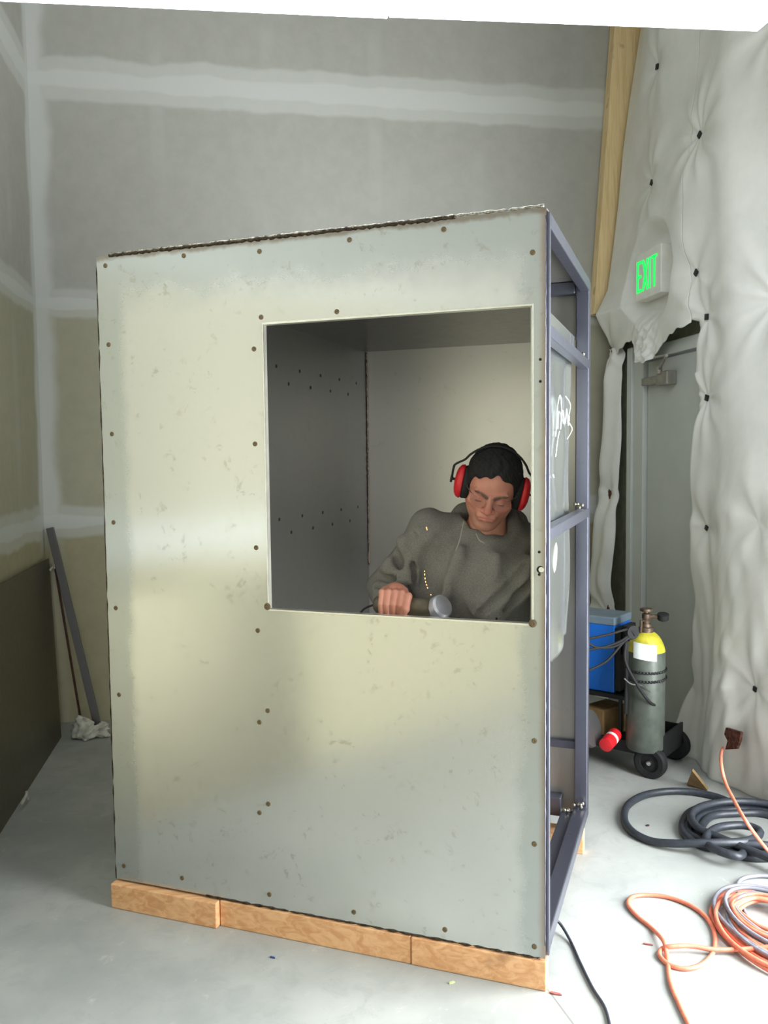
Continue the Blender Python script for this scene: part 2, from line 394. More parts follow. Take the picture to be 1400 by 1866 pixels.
# ------------------------------------------------------------ insulation facing on the right wall
ex_pts = dict(z=[.0, .477, 1.26, 1.93, 2.13, 2.23, 2.34, 2.49, 2.82, 3.31, 3.8, 4.02, 4.5], x=[2.15, 2.161, 2.182, 2.189, 2.206, 2.177, 2.125, 2.193, 2.233, 2.294, 2.378, 2.411, 2.47])
fast = [(4.412, 3.587), (4.42, 2.977), (3.83, 3.012), (3.864, 2.375), (3.819, 2.157), (3.805, 1.769), (3.761, 1.144), (3.315, .478), (4.9, 2.13), (4.86, 1.26)]
fast += [(3.30, 3.3), (3.32, 2.15), (3.33, 1.2), (4.85, .55)]
def X_sheet(y, z):
    y = np.asarray(y, float); z = np.asarray(z, float)
    s = np.clip((y-4.25)/.68, 0, 1); s = s*s*(3-2*s)
    xm = 2.205+.015*np.sin(y*3)+.0*z; xl = np.interp(z, ex_pts['z'], ex_pts['x'])
    x = xm+(xl-xm)*s
    bulge = .028*np.sin((z*1.7+.3)*1.0)*np.sin(y*4+1)+.018*np.sin(z*4.3+y*2.2)+.010*np.sin(y*11+z*1.3+1.5*np.sin(z*2.1))
    x = x-bulge*(1-.6*s)
    # right hand bays belly out between fasteners
    x = x-.055*np.exp(-((y-3.55)/.14)**2)*(.6+.4*np.sin(z*2.6+.6))
    x = x-.09*np.exp(-(z/.16)**2)*np.exp(-((y-3.98)/.16)**2)
    # fine creases, strongest low on the wall
    low = np.clip((1.9-z)/1.6, 0.15, 1)
    c = np.sin(y*38+3.2*np.sin(z*3.1)+1.1*np.sin(z*9))*.5+np.sin(y*61-z*7+2*np.sin(z*5))*.3+np.abs(np.sin(z*13+y*17+np.sin(y*9)*2))*.5
    x = x-.0095*c*low**1.5
    mk = np.clip((1.55-np.hypot((y-4.335)/.21, (z-2.475)/.19))/.6, 0, 1); mk = mk*mk*(3-2*mk)
    x = x*(1-mk)+np.maximum(x, 2.262)*mk
    for i, (fy, fz) in enumerate(fast):
        r = np.hypot(y-fy, z-fz); th = np.arctan2(z-fz, y-fy)
        x = x+.030*np.exp(-(r/.10)**2)
        x = x-.011*np.exp(-((r-.16)/.13)**2)*(np.abs(np.cos(th*(2.5+(i % 3))+i))**3)
    return x
def quadgrid(fy0, fy1, fz0, fz1, nu, nv, extra=None):
    P = np.zeros((nv+1, nu+1, 3))
    for j in range(nv+1):
        v = j/nv
        for i in range(nu+1):
            u = i/nu
            P[j, i, 2] = 0; P[j, i, 1] = 0
            if fz0 is None: continue
    return P
ins = empty('insulation_facing', (2.2, 4.0, 0), label='white wrinkled insulation facing pinned over the right wall around the door', cat='insulation')
IB = (2.2, 4.0, 0)
pl = []
def addgrid(Y, Z, dx=None):
    X = X_sheet(Y, Z)
    if dx is not None: X = X+dx
    P = np.stack([X, Y, Z], -1)-np.array(IB); nv, nu = Y.shape
    idx = np.arange(nv*nu).reshape(nv, nu)
    q = np.stack([idx[:-1, :-1], idx[:-1, 1:], idx[1:, 1:], idx[1:, :-1]], -1).reshape(-1, 4)
    pl.append((P.reshape(-1, 3), q))
# A: right of the door
ze = np.array([-.0, .1, .2, .35, .6, 1.0, 1.4, 1.8, 2.14, 2.3, 4.5]); ye = np.array([4.02, 3.98, 4.0, 3.955, 3.95, 3.94, 3.91, 3.905, 3.905, 3.905, 3.905])
Z1 = np.linspace(0.0, 4.5, 460); V, U = np.meshgrid(Z1, np.linspace(0, 1, 150), indexing='ij')
E1 = np.interp(V, ze, ye)+.012*np.sin(V*14)*(V < 1.9)+.01*np.sin(V*31)*(V < .5)
Y = 2.98+(E1-2.98)*U
edge = np.clip((U-.93)/.07, 0, 1)
addgrid(Y, V, .05*edge**2*(V < 2.15))
# B: above the door, with the torn flap
by_ = np.array([3.905, 4.05, 4.16, 4.248, 4.326, 4.42, 4.501, 4.53, 4.56, 4.65, 4.786, 4.917, 4.97]); bz_ = np.array([2.137, 2.12, 2.097, 2.06, 2.006, 2.00, 2.025, 2.09, 2.15, 2.135, 2.10, 2.12, 2.14])
U, V = np.meshgrid(np.linspace(0, 1, 170), np.linspace(0, 1, 300))
Y = 3.905+(4.93-3.905)*U+.04*(np.interp(V, [0, .05, 1], [0, 0, 0])); zb = np.interp(Y, by_, bz_)+.006*np.sin(Y*60)
Zg = zb+(4.5-zb)*V**1.15
flap = np.exp(-((Y-4.40)/.13)**2)*np.clip((2.3-Zg)/.3, 0, 1)
addgrid(Y, Zg, -.05*flap+.014*flap*np.sin(Y*57+Zg*31+2*np.sin(Zg*23))+.012*flap*np.abs(np.sin(Zg*46-Y*38))+.006*flap*np.sin(Y*130+Zg*90)+.02*(np.clip((U-.95)/.05, 0, 1))**2)
# C: narrow strip left of the door
U, V = np.meshgrid(np.linspace(0, 1, 40), np.linspace(0, 2.14, 240))
y0 = np.interp(V, [0, .5, .94, 1.6, 2.1, 2.14], [4.83, 4.817, 4.785, 4.764, 4.76, 4.80])+.008*np.sin(V*11); y1 = np.interp(V, [0, 1.26, 2.14], [5.0, 4.965, 4.93])
addgrid(y0+(y1-y0)*U, V, .04*(1-U)**4-.012*np.sin(U*3.1)+.008*np.sin(U*9+V*3))
me = npmesh('facing_sheet', pl); so = link('facing_sheet', me, M['poly'], ins)
sd = so.modifiers.new('s', 'SOLIDIFY'); sd.thickness = .004; sd.offset = 1
M['hole'] = simple('torn_hole_brown_fibre', (96, 58, 44), .95, 0, .3, 60, .4)
for i, (fy, fz) in enumerate(fast[:8]):
    mb = rel(MB(), IB); x = float(X_sheet(fy, fz))-.008; a = .013 if i < 6 else .010
    ang = [.2, .6, .9, .75, .1, .3, .5, .2][i]; R = Matrix.Rotation(ang, 4, 'X')
    mb.box(-.002, .006, -a, a, -a*1.1, a*1.1, Matrix.Translation((x, fy, fz)) @ R)
    mb.build('washer', M['blackpaint'], ins, bevel=.001)
for fy, fz, a, b in ((4.86, 1.26, .02, .03), (4.9, 2.13, .016, .03), (4.79, .56, .014, .03)):
    mb = rel(MB(), IB); x = float(X_sheet(fy, fz))-.004
    pts = [(x, fy+a*math.cos(t)*(1+.4*math.sin(3*t)), fz+b*math.sin(t)*(1+.3*math.cos(5*t))) for t in np.linspace(0, 2*math.pi, 14)[:-1]]
    mb.prism(pts, (.004, 0, 0)); mb.build('tear', M['hole'], ins)
# torn hole with the brown backing, where the orange cord comes out
hy, hz = 3.517, .205
xs = min(float(X_sheet(y, z)) for y in (hy-.04, hy, hy+.04) for z in (.13, .2, .28))-.004
pts = [onX(x, y, xs) for x, y in ((1323, 1326), (1350, 1334), (1348, 1350), (1342, 1365), (1322, 1366), (1326, 1350), (1320, 1338))]
mb = rel(MB(), IB).prism(pts, (.012, 0, 0)); mb.build('torn_hole', M['hole'], ins)
# cardboard scrap poking from under the facing
pp = [onX(x, y, 2.06) for x, y in ((1256, 1400), (1287, 1440), (1282, 1442))]
a0, a1, a2 = fl(1252, 1432), fl(1290, 1442), fl(1262, 1405, .12)
mb = MB().prism([a0+[0, 0, .004], a1+[0, 0, .004], a2], (.02, .03, 0.0))
tag(mb.build('cardboard_scrap', M['card']), 'torn brown scrap of board poking out under the white insulation at the floor', 'scrap')

# ------------------------------------------------------------ exit sign and ceiling lamps
sg = empty('exit_sign', (2.22, 4.34, 2.35), label='white box EXIT sign with lit green letters above the door', cat='sign')
SB = (2.22, 4.34, 2.35); y0, y1 = 4.195, 4.487
mb = rel(MB(), SB); mb.box(2.183, 2.262, y0, y1, 2.345, 2.60); mb.build('housing', M['plastic_white'], sg, bevel=.006)
LET = {'E': [[(0, 0), (0, 1)], [(0, 1), (1, 1)], [(0, .5), (.8, .5)], [(0, 0), (1, 0)]], 'X': [[(0, 0), (1, 1)], [(0, 1), (1, 0)]], 'I': [[(.5, 0), (.5, 1)]], 'T': [[(0, 1), (1, 1)], [(.5, 0), (.5, 1)]]}
def strokes(mb, ch, O, U_, V_, N_, wd, ht, th):
    for (ax, ay), (bx, by) in LET[ch]:
        a = np.array(O)+U_*ax*wd+V_*ay*ht; b = np.array(O)+U_*bx*wd+V_*by*ht; dd = (b-a)/np.linalg.norm(b-a); nn = np.cross(dd, N_)*th/2
        a = a-dd*th/2*(ax != bx or True); b = b+dd*th/2
        mb.prism([a-nn, b-nn, b+nn, a+nn], N_*.004)
yy = 4.455
for ch, wd in (('E', .044), ('X', .046), ('I', .010), ('T', .048)):
    mb = rel(MB(), SB); strokes(mb, ch, (2.1825, yy, 2.395), np.array([0, -1., 0]), np.array([0, 0, 1.]), np.array([-1., 0, 0]), wd, .152, .012)
    mb.build('letter', M['exit'], sg); yy -= wd+.022
for i, (x0, x1, z0, z1) in enumerate(((-.75, .478, 2.822, 2.858), (.485, 1.734, 2.862, 2.907))):
    L = empty('ceiling_lamp', ((x0+x1)/2, 2.55, 2.86), label=['long white strip lamp overhead, left and slightly higher at the step', 'long white strip lamp overhead whose end shows at the right'][i], cat='lamp', group='strip lamps hung end to end')
    for nm, m_, hh, prof in (('diffuser', M['diffuser'], 0, [(-.15, .035), (-.135, .0), (.135, 0), (.15, .035), (.14, .07), (-.14, .07)]), ('housing', M['plastic_white'], 0, [(-.13, .07), (.13, .07), (.10, .12), (-.10, .12)])):
        mb = rel(MB(), ((x0+x1)/2, 2.55, 2.86)); yc = 2.55
        a = [(x0, yc+p, z0+q) for p, q in prof]; b = [(x1, yc+p, z1+q) for p, q in prof]
        mb.ring([a, b]); mb.build(nm, m_, L)
    for xx in (x0+.2, x1-.2):
        mb = rel(MB(), ((x0+x1)/2, 2.55, 2.86)); mb.tube([(xx, 2.55, 2.95), (xx, 2.55, ZC)], .004); mb.build('hanger_rod', M['bar'], L)

# ------------------------------------------------------------ left wall: dark steel sheet, bars, rag
sh = empty('leaning_steel_sheet', (-1.0, 4.1, 0), label='dark shiny steel sheet leaning along the foot of the left wall', cat='metal sheet')
mb = rel(MB(), (-1.0, 4.1, 0)); q_ = fl(112, 1343); mb.prism([(q_[0]+.01, 1.7, 0), (q_[0], q_[1], 0), (-1.075, 5.0, .955), (-1.075, 1.7, .945)], (-.006, 0, .0))
mb.build('sheet', M['darksheet'], sh)
for (x, y) in ((95, 1033), (45, 1452)):
    X = -1.062 if y < 1200 else -.965; P = onX(x, y, X+.004); mb = rel(MB(), (-1.0, 4.1, 0))
    mb.tube([P+np.array([0, -.05, -.01]), P+np.array([.004, 0, 0]), P+np.array([0, .04, .006])], .006, 6); mb.tube([P+np.array([0, .03, .012]), P+np.array([.004, .045, -.03])], .005, 6)
    mb.build('tape_scrap', M['cotton'], sh)
def bar(a, b, wd, th, name, label, mat):
    a = np.array(a); b = np.array(b); dd = (b-a)/np.linalg.norm(b-a); s_ = np.cross(dd, [0, 1., 0]); s_ /= np.linalg.norm(s_); t = np.cross(s_, dd)
    mb = MB().prism([a-s_*wd/2-t*th/2, a+s_*wd/2-t*th/2, a+s_*wd/2+t*th/2, a-s_*wd/2+t*th/2], b-a)
    o = mb.build(name, mat, bevel=.002); return tag(o, label, 'metal bar')
bt = onY(91, 962, 5.0); bf = fl(180, 1330, .01)
bar(bf, bt, .04, .022, 'steel_bar', 'long grey steel flat bar leaning into the left back corner', M['bar'])
bt2 = onY(101, 1036, 4.99); bf2 = fl(149, 1322, .01)
bar(bf2, bt2, .012, .012, 'steel_rod', 'shorter thin rusty rod leaning beside the grey flat bar in the corner', M['rust'])
rc = fl(168, 1338)+np.array([0, -.05, 0])
def ragf(p):
    q = p-rc
    d_ = d_ell(q, (-.035, 0, .05), (.06, .045, .055)); d_ = smin(d_, d_cap(q, (-.05, 0, .09), (-.01, -.02, .04), .028), .02)
    d_ = smin(d_, d_cap(q, (-.01, -.01, .03), (.085, -.02, .02), .026, .018), .02); d_ = smin(d_, d_ell(q, (.06, .01, .055), (.035, .03, .025)), .012)
    d_ = smin(d_, d_cap(q, (-.07, -.01, .025), (-.01, -.045, .022), .024), .02)
    d_ = d_+.007*np.sin(q[:, 0]*120+3*np.sin(q[:, 2]*60))*np.sin(q[:, 2]*90+2*np.sin(q[:, 1]*80))+.004*np.sin(q[:, 0]*60-q[:, 2]*190)
    return np.maximum(d_, -(q[:, 2]-.001))
o = link('rag', npmesh('rag', [surfnet(ragf, rc+[-.14, -.1, -.01], rc+[.14, .08, .15], .005)]), M['cotton'])
tag(o, 'crumpled white rag on the floor at the foot of the leaning bars', 'rag')

# ------------------------------------------------------------ the steel booth
BX, BY, BYAW, BW, BH, BD, BZ = .817, 2.1872, .5131, 1.448, 2.063, 1.024, .092
BM = Matrix.Translation((BX, BY, 0)) @ Matrix.Rotation(-BYAW, 4, 'Z')
bex = np.array([math.cos(BYAW), -math.sin(BYAW), 0]); bey = np.array([math.sin(BYAW), math.cos(BYAW), 0])
def bw(x, y, z): return np.array([BX, BY, 0])+bex*x+bey*y+np.array([0, 0, z])
def bl_(P): q = np.array(P)-np.array([BX, BY, 0]); return np.array([q@bex, q@bey, q[2]])
def frontp(x, y, off=0.0): return bl_(on_plane(x, y, bw(0, off, 0), bey))
def sidep(x, y, off=0.0): return bl_(on_plane(x, y, bw(off, 0, 0), bex))
booth = empty('steel_booth', (BX, BY, 0), -BYAW, label='tall welded steel sheet booth with a square window opening, standing on timber', cat='booth')
ZT = BZ+BH; t_ = .004
WX0, WX1, WZ0, WZ1 = -.851, -.043, 1.040, 1.901
# front panel: sheet with a window hole
mb = MB(); ys = (0.0, t_)
xs = [-BW, WX0, WX1, -.006]; zs = [BZ, WZ0, WZ1, ZT]
vid = {}
vs = []; fs = []
for yi, y in enumerate(ys):
    for j, z in enumerate(zs):
        for i, x in enumerate(xs): vid[(yi, j, i)] = len(vs); vs.append((x, y, z))
for yi in (0, 1):
    for j in range(3):
        for i in range(3):
            if (i, j) != (1, 1): fs.append((vid[(yi, j, i)], vid[(yi, j, i+1)], vid[(yi, j+1, i+1)], vid[(yi, j+1, i)]))
loop = [(0, 0), (0, 1), (0, 2), (0, 3), (1, 3), (2, 3), (3, 3), (3, 2), (3, 1), (3, 0), (2, 0), (1, 0)]
for q in range(12):
    a, b = loop[q], loop[(q+1) % 12]; fs.append((vid[(0,)+a], vid[(0,)+b], vid[(1,)+b], vid[(1,)+a]))
loop = [(1, 1), (1, 2), (2, 2), (2, 1)]
for q in range(4):
    a, b = loop[q], loop[(q+1) % 4]; fs.append((vid[(0,)+a], vid[(0,)+b], vid[(1,)+b], vid[(1,)+a]))
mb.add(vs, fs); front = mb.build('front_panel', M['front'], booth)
# bright cut edge round the window, folded a little inwards
mb = MB(); e = .006
mb.box(WX0, WX1, -.0015, .022, WZ1, WZ1+e); mb.box(WX0, WX1, -.0015, .022, WZ0-e, WZ0); mb.box(WX0-e*.6, WX0, -.0015, .022, WZ0-e, WZ1+e); mb.box(WX1, WX1+.004, -.0015, .022, WZ0-e, WZ1+e)
M['edge'] = simple('bright_cut_steel_edge', (222, 220, 208), .3, .7, .05)
mb.build('window_edge', M['edge'], booth, bevel=.001)
# the other sheets
MB().box(-BW, -BW+t_, .0045, BD, BZ, ZT).build('left_panel', M['sheet'], booth)
MB().box(-BW+.005, -.055, BD-t_, BD, BZ+.01, ZT-.005).build('back_panel', M['inner'], booth)
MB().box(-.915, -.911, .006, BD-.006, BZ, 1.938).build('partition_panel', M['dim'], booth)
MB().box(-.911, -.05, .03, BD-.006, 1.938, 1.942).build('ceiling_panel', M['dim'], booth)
MB().box(-BW+.005, -.004, .005, BD-.003, ZT-.004, ZT).build('top_panel', M['inner'], booth)
# wavy side sheet
Yg, Zg = np.meshgrid(np.linspace(.012, .80, 90), np.linspace(.852, 1.935, 130))
rip = .006*np.sin(Zg*7+1.2)*np.sin(Yg*5)+.010*np.exp(-((Yg-.45-.15*(Zg-1.3))/.18)**2)*np.sin(Zg*17+Yg*6)*np.exp(-((Zg-1.52)/.22)**2)+.006*np.sin(Yg*21+Zg*3)*np.exp(-((Zg-1.55)/.2)**2)
rip += .018*np.exp(-((Zg-.85)/.16)**2)*np.sin(Yg*9+.5)+.010*np.exp(-((Yg-.72)/.05)**2)
rip *= np.clip(Yg/.1, 0, 1)
P = np.stack([-.047-rip*.8, Yg, Zg], -1); n1, n2 = Yg.shape; ix = np.arange(n1*n2).reshape(n1, n2)
o = link('side_panel', npmesh('side_panel', [(P.reshape(-1, 3), np.stack([ix[:-1, :-1], ix[:-1, 1:], ix[1:, 1:], ix[1:, :-1]], -1).reshape(-1, 4))]), M['side'], booth)
sd = o.modifiers.new('s', 'SOLIDIFY'); sd.thickness = .003; sd.offset = 0
sp_ = o
# pale wiggly strokes drawn as soft highlights on the side sheet
M['streak'] = simple('pale_highlight_streak', (214, 218, 220), .8, 0, .03)
def scrib(pts, r=.0014):
    Q = crom([sidep(x, y, -.036) for x, y in pts], 5); mb = MB().tube(Q, r, 5); mb.build('highlight_streak', M['streak'], sp_)
scrib([(1013, 795), (1016, 760), (1017, 738), (1021, 720), (1024, 745), (1022, 775)]); scrib([(1022, 782), (1026, 748), (1030, 772), (1033, 745), (1036, 775), (1038, 758)])
scrib([(1031, 722), (1040, 738), (1036, 765), (1043, 782), (1034, 800)]); scrib([(1013, 832), (1017, 800), (1020, 786)]); scrib([(1008, 865), (1010, 870)], .0018)
# frame of square tube
T = .05
fp = []
def tubebox(name, x0, x1, y0, y1, z0, z1, mat='frame', b=.004): return MB().box(x0, x1, y0, y1, z0, z1).build(name, M[mat], booth, bevel=b)
tubebox('corner_post', -T, 0, BD-T, BD, BZ, ZT-.006)
tubebox('corner_post', -.034, .002, .018, .036, BZ, ZT-.006, b=.002)
tubebox('corner_post', -BW+.006, -BW+.05, BD-.055, BD-.006, BZ, ZT-.006)
tubebox('corner_post', -BW+.006, -BW+.05, .006, .05, BZ, ZT-.006)
tubebox('top_rail', -.035, .002, .036, BD-T-.002, ZT-.045, ZT-.005, b=.003)
tubebox('top_rail', -BW+.052, -.052, BD-.05, BD-.006, ZT-.05, ZT-.006)
tubebox('side_rail', -.034, 0, .036, BD-T-.001, 1.822, 1.856, b=.003)
tubebox('side_rail', -.034, 0, .036, BD-T-.001, 1.264, 1.300, b=.003)
tubebox('bottom_rail', -T, 0, .036, BD-T-.001, BZ, BZ+.05)
tubebox('bottom_rail', -.095, -T-.001, .036, BD-.08, BZ, BZ+.035)
tubebox('bottom_rail', -BW+.052, -.10, BD-.06, BD-.006, BZ, BZ+.075)
tubebox('cross_rail', -.90, -T-.001, BD-.026, BD-.006, .355, .385, b=.002)
MB().box(-.0475, -.0445, .25, .90, 1.86, 1.935).build('hanger_flange', M['side'], booth, bevel=.001)
# weld beads
def bead(name, a, b, r, mat, step=.008, amp=.5):
    a = np.array(a, float); b = np.array(b, float); n = int(np.linalg.norm(b-a)/step); pts = []; rs = []
    for i in range(n+1):
        pts.append(a+(b-a)*i/n+rng.uniform(-1, 1, 3)*r*.25); rs.append(r*(1+amp*math.sin(i*2.1)*rng.rand()))
    o = MB().tube(pts, rs, 6).build(name, M[mat], booth, smooth=True); return o
bead('weld_bead', (-BW+.05, 0.0, ZT), (-.25, 0.0, ZT+.001), .006, 'weld')
bead('weld_bead', (-BW+.05, -.001, ZT+.004), (-.01, -.001, ZT+.005), .0035, 'weldl', .012, .9)
bead('weld_bead', (-.0065, -.001, BZ+.04), (-.0065, -.001, ZT-.02), .0016, 'frame', .02, .5)
bead('weld_bead', (-BW, 0.002, BZ), (-BW, .002, ZT-.02), .003, 'weld', .03, .6)
bead('weld_bead', (-.909, BD-.008, 1.05), (-.909, BD-.008, 1.935), .0035, 'weld', .012, .8)
bead('weld_bead', (-1.1, 0.0, BZ-.001), (-.02, .0, BZ-.001), .003, 'weld', .015, .9)
for P_ in ((-.03, .93, 1.865), (-.03, .93, 1.31), (-.03, .95, BZ+.06), (-.075, .93, BZ+.04)):
    mb = MB()
    for k in range(7): mb.sphere(np.array(P_)+rng.uniform(-.018, .018, 3)*[1, 1, .5], .007, 8, 6)
    mb.build('weld_blob', M['weldl'], booth, smooth=True)
# plug-weld marks and screw holes on the front sheet
spots = [(335, 466), (473, 458), (637, 437), (809, 418), (192, 484), (198, 628), (204, 791), (207, 952), (211, 1108), (217, 1266), (226, 1578), (463, 636), (465, 809), (470, 1149), (476, 578), (614, 568), (488, 1295), (473, 1316), (489, 1465), (473, 1481), (332, 1600), (491, 1630), (645, 1662), (811, 1694), (974, 1725), (974, 1350), (974, 1538), (971, 460), (467, 998)]
for i, (x, y) in enumerate(spots):
    P = frontp(x, y); mb = MB().lathe([(.0075, 0), (.0075, .0012), (.0045, .0022), (.001, .0015)], (P[0], -.0001, P[2]), (0, -1, 0), 14); mb.build('weld_spot', M['spot'], front)
for (x, y), r in (((488, 1105), .011), ((971, 1136), .011)):
    P = frontp(x, y); mb = MB().lathe([(r, 0), (r, .0008), (r*.6, .002), (.001, .002)], (P[0], -.0018, P[2]), (0, -1, 0), 16); mb.build('weld_spot', M['spot'], front)
for (x, y) in ((985, 655), (985, 695), (983, 1006), (983, 1047)):
    P = frontp(x, y); mb = MB().lathe([(.004, 0), (.004, .0006)], (P[0], -.0001, P[2]), (0, -1, 0), 12); mb.build('screw_hole', M['black'], front)
P = frontp(985, 1038); mb = MB().lathe([(.010, 0), (.010, .001), (.009, .0015)], (P[0], -.0002, P[2]), (0, -1, 0), 20); mb.build('round_hole', M['black'], front)
mb = MB().lathe([(.0075, 0), (.0075, .001)], (P[0]+.003, -.0018, P[2]), (0, -1, 0), 20); mb.build('plug', M['edge'], front)
# weld scorch row inside on the partition
for k in range(9):
    for z0 in (1.80, 1.30):
        yy_ = .2+k*.088; mb = MB().lathe([(.006, 0), (.006, .0008)], (-.9109, yy_, z0-(.05 if k % 2 else 0)), (1, 0, 0), 12); mb.build('scorch_mark', M['black'], booth)
# timbers under the booth
def timber(x0, x1, y0, y1, z0, z1, label):
    o = MB(); o.M = BM; o.box(x0, x1, y0, y1, z0, z1); o = o.build('timber', M['wood'], bevel=.004); return tag(o, label, 'timber', 'timbers under the booth')
def bx_at(x, y): return float(frontp(x, y)[0])
xa, xb = bx_at(399, 1690), bx_at(750, 1750)
timber(-BW-.006, xa+.006, -.024, .014, 0, BZ-.008, 'short orange timber at the left front foot of the booth, its top showing')
timber(xa+.008, xb-.001, -.004, .034, 0, BZ-.006, 'middle orange timber under the front of the booth')
timber(xb+.001, -.002, -.006, .032, 0, BZ-.006, 'right orange timber under the front corner of the booth')
timber(-BW+.02, -.001, BD-.16, BD-.12, 0, BZ-.002, 'timber under the back of the booth, end showing at the right')
timber(-BW+.02, -.09, .70, .74, 0, .06, 'dark timber crossing under the middle of the booth')

# ------------------------------------------------------------ the man
def unit(v): v = np.array(v, float); return v/np.linalg.norm(v)
Bk = -FF
HC = px(898, 884, 2.57)
roll, pit, yw = math.radians(9), math.radians(33), math.radians(-6)
xh = unit(RR*math.cos(roll)-UU*math.sin(roll)); uph = unit(np.cross(xh, FF)); uph = uph*np.sign(uph@UU)
fh = unit(np.cross(uph, xh)); fh = fh*np.sign(fh@Bk)
fh2 = fh*math.cos(pit)-uph*math.sin(pit); uph2 = uph*math.cos(pit)+fh*math.sin(pit)
xh2 = xh*math.cos(yw)-fh2*math.sin(yw); fh3 = fh2*math.cos(yw)+xh*math.sin(yw)
HR = np.stack([xh2, fh3, uph2], 1)     # columns: image-right, face forward, crown up
def hl(p): return (p-HC)@HR
def hwld(q): return HC+HR@np.array(q, float)
def head_sdf(p):
    q = hl(p)
    d_ = d_ell(q, (0, -.014, .028), (.075, .094, .082))
    d_ = smin(d_, d_ell(q, (0, .018, -.035), (.063, .070, .078)), .03)
    for s in (-1, 1):
        d_ = smin(d_, d_cap(q, (s*.056, 0, -.055), (s*.022, .058, -.100), .018, .017), .025)
        d_ = smin(d_, d_ell(q, (s*.043, .060, -.026), (.024, .020, .018)), .016)
        d_ = smin(d_, d_cap(q, (s*.010, .086, .004), (s*.046, .072, .014), .0085, .006), .010)
    d_ = smin(d_, d_ell(q, (0, .074, -.099), (.028, .020, .020)), .016)
    d_ = smin(d_, d_ell(q, (0, .080, -.060), (.030, .020, .022)), .014)
    for s in (-1, 1):
        d_ = smax(d_, -d_ell(q, (s*.031, .098, -.010), (.018, .016, .0125)), .009)
        d_ = smin(d_, d_ell(q, (s*.031, .0715, -.011), (.0140, .0125, .0115)), .003)
        d_ = smax(d_, -d_cap(q, (s*.020, .0845, -.0155), (s*.042, .080, -.0165), .0012), .002)       # eye slit
    d_ = smin(d_, d_cap(q, (0, .087, .002), (0, .108, -.029), .0082, .0125), .009)
    for s in (-1, 1):
        d_ = smin(d_, d_ell(q, (s*.0145, .099, -.033), (.0095, .011, .0085)), .006)
        d_ = smax(d_, -d_ell(q, (s*.008, .104, -.0425), (.0036, .004, .004)), .003)
        d_ = smax(d_, -d_cap(q, (s*.023, .097, -.032), (s*.038, .084, -.066), .0030), .007)      # nasolabial fold
        d_ = smax(d_, -d_cap(q, (s*.006, .094, .002), (s*.005, .092, .022), .0016), .005)       # frown
    for s in (-1, 1):
        d_ = smin(d_, d_cap(q, (0, .0985, -.0545), (s*.024, .092, -.061), .0046), .005)
        d_ = smin(d_, d_cap(q, (0, .0965, -.066), (s*.018, .092, -.068), .0060), .005)
        d_ = smax(d_, -d_cap(q, (0, .104, -.0595), (s*.027, .094, -.0655), .0026), .003)      # mouth line, corners pulled down
    d_ = smax(d_, -d_cap(q, (-.016, .1, -.0775), (.016, .1, -.0775), .0045), .008)
    for s in (-1, 1): d_ = smin(d_, d_ell(q, (s*.077, -.012, -.012), (.010, .018, .030)), .008)
    return d_
NB = px(884, 992, 2.70)       # base of the neck
NT_ = hwld((0, -.035, -.06))
def neck_sdf(p): return smin(d_cap(p, NT_, NB, .055, .062), d_ell(p, NB+UU*-.03, (.12, .10, .06)), .04)
def body_head(p): return smin(head_sdf(p), neck_sdf(p), .022)
ShL, ShR = px(784, 973, 2.70), px(972, 1000, 2.76)
ElL, ElR = px(706, 1070, 2.76), px(968, 1118, 2.74)
WrL, WrR = px(708, 1103, 2.64), px(884, 1180, 2.60)
Ch, Be, Hp = px(880, 1050, 2.72), px(872, 1140, 2.76), px(868, 1235, 2.80)
# grinder axis
G0, G1 = px(700, 1102, 2.575), px(794, 1108, 2.535)
ga = unit(G1-G0)
gB = unit(Bk-ga*(Bk@ga)); gU = unit(np.cross(gB, ga)); gU = gU*np.sign(gU@UU)
def hand_sdf(p, O, a, b_, u_, wrist, mir=1):
    # fist round an axis through O along a; b_ towards viewer, u_ up. knuckles on top, fingers curl down the front
    def pt(s, ang, r): return O+a*s+(b_*math.cos(ang)+u_*math.sin(ang))*r
    R = .029; d_ = None
    back = O+u_*.040-b_*.020
    d_ = d_ell(p, back, (.040, .030, .020), np.stack([a, b_, u_], 1))
    d_ = smin(d_, d_cap(p, wrist, back, .030, .026), .02)
    for k, (s, r_, L) in enumerate(((-.031, .0088, .85), (-.011, .0098, 1.), (.010, .0100, 1.03), (.030, .0094, .95))):
        an = [1.75, 1.05, .15, -.65*L, -1.25*L]; rr = [R+.018, R+.016, R+.011, R+.008, R+.006]
        Q = [pt(s*(1 if j < 2 else .96), an[j], rr[j]) for j in range(5)]
        f_ = d_cap(p, Q[0], Q[1], r_*1.18, r_*1.10)
        for j in range(1, 4): f_ = np.minimum(f_, d_cap(p, Q[j], Q[j+1], r_*(1.12-.06*j), r_*(1.06-.06*j)))
        f_ = smin(f_, d_cap(p, Q[1], Q[1]+u_*.001, r_*1.2), .004)
        d_ = smin(d_, f_, .005) if k >= 0 else f_
    # thumb leaves the side of the palm and closes under the index finger
    Q = [back+a*.030-b_*.008-u_*.012, pt(.050, .9, R+.012), pt(.048, -.1, R+.013), pt(.036, -.75, R+.016)]
    for j in range(3): d_ = smin(d_, d_cap(p, Q[j], Q[j+1], .0125-.0012*j, .0115-.0012*j), .006)
    return d_
HL = G0+ga*.030
handL = lambda p: smin(hand_sdf(p, HL, ga, gB, gU, WrL), d_cap(p, WrL, WrL+(ElL-WrL)*.6, .030, .036), .02)
H2 = px(855, 1190, 2.54)
handR = lambda p: smin(hand_sdf(p, H2, -unit(RR+.2*UU), unit(Bk), unit(UU), WrR), d_cap(p, WrR, WrR+(ElR-WrR)*.5, .030, .036), .02)
FZ = 0.0
hipc = Hp; lx = bex; ly = bey
fcen = bw(-.29, .44, 0); 
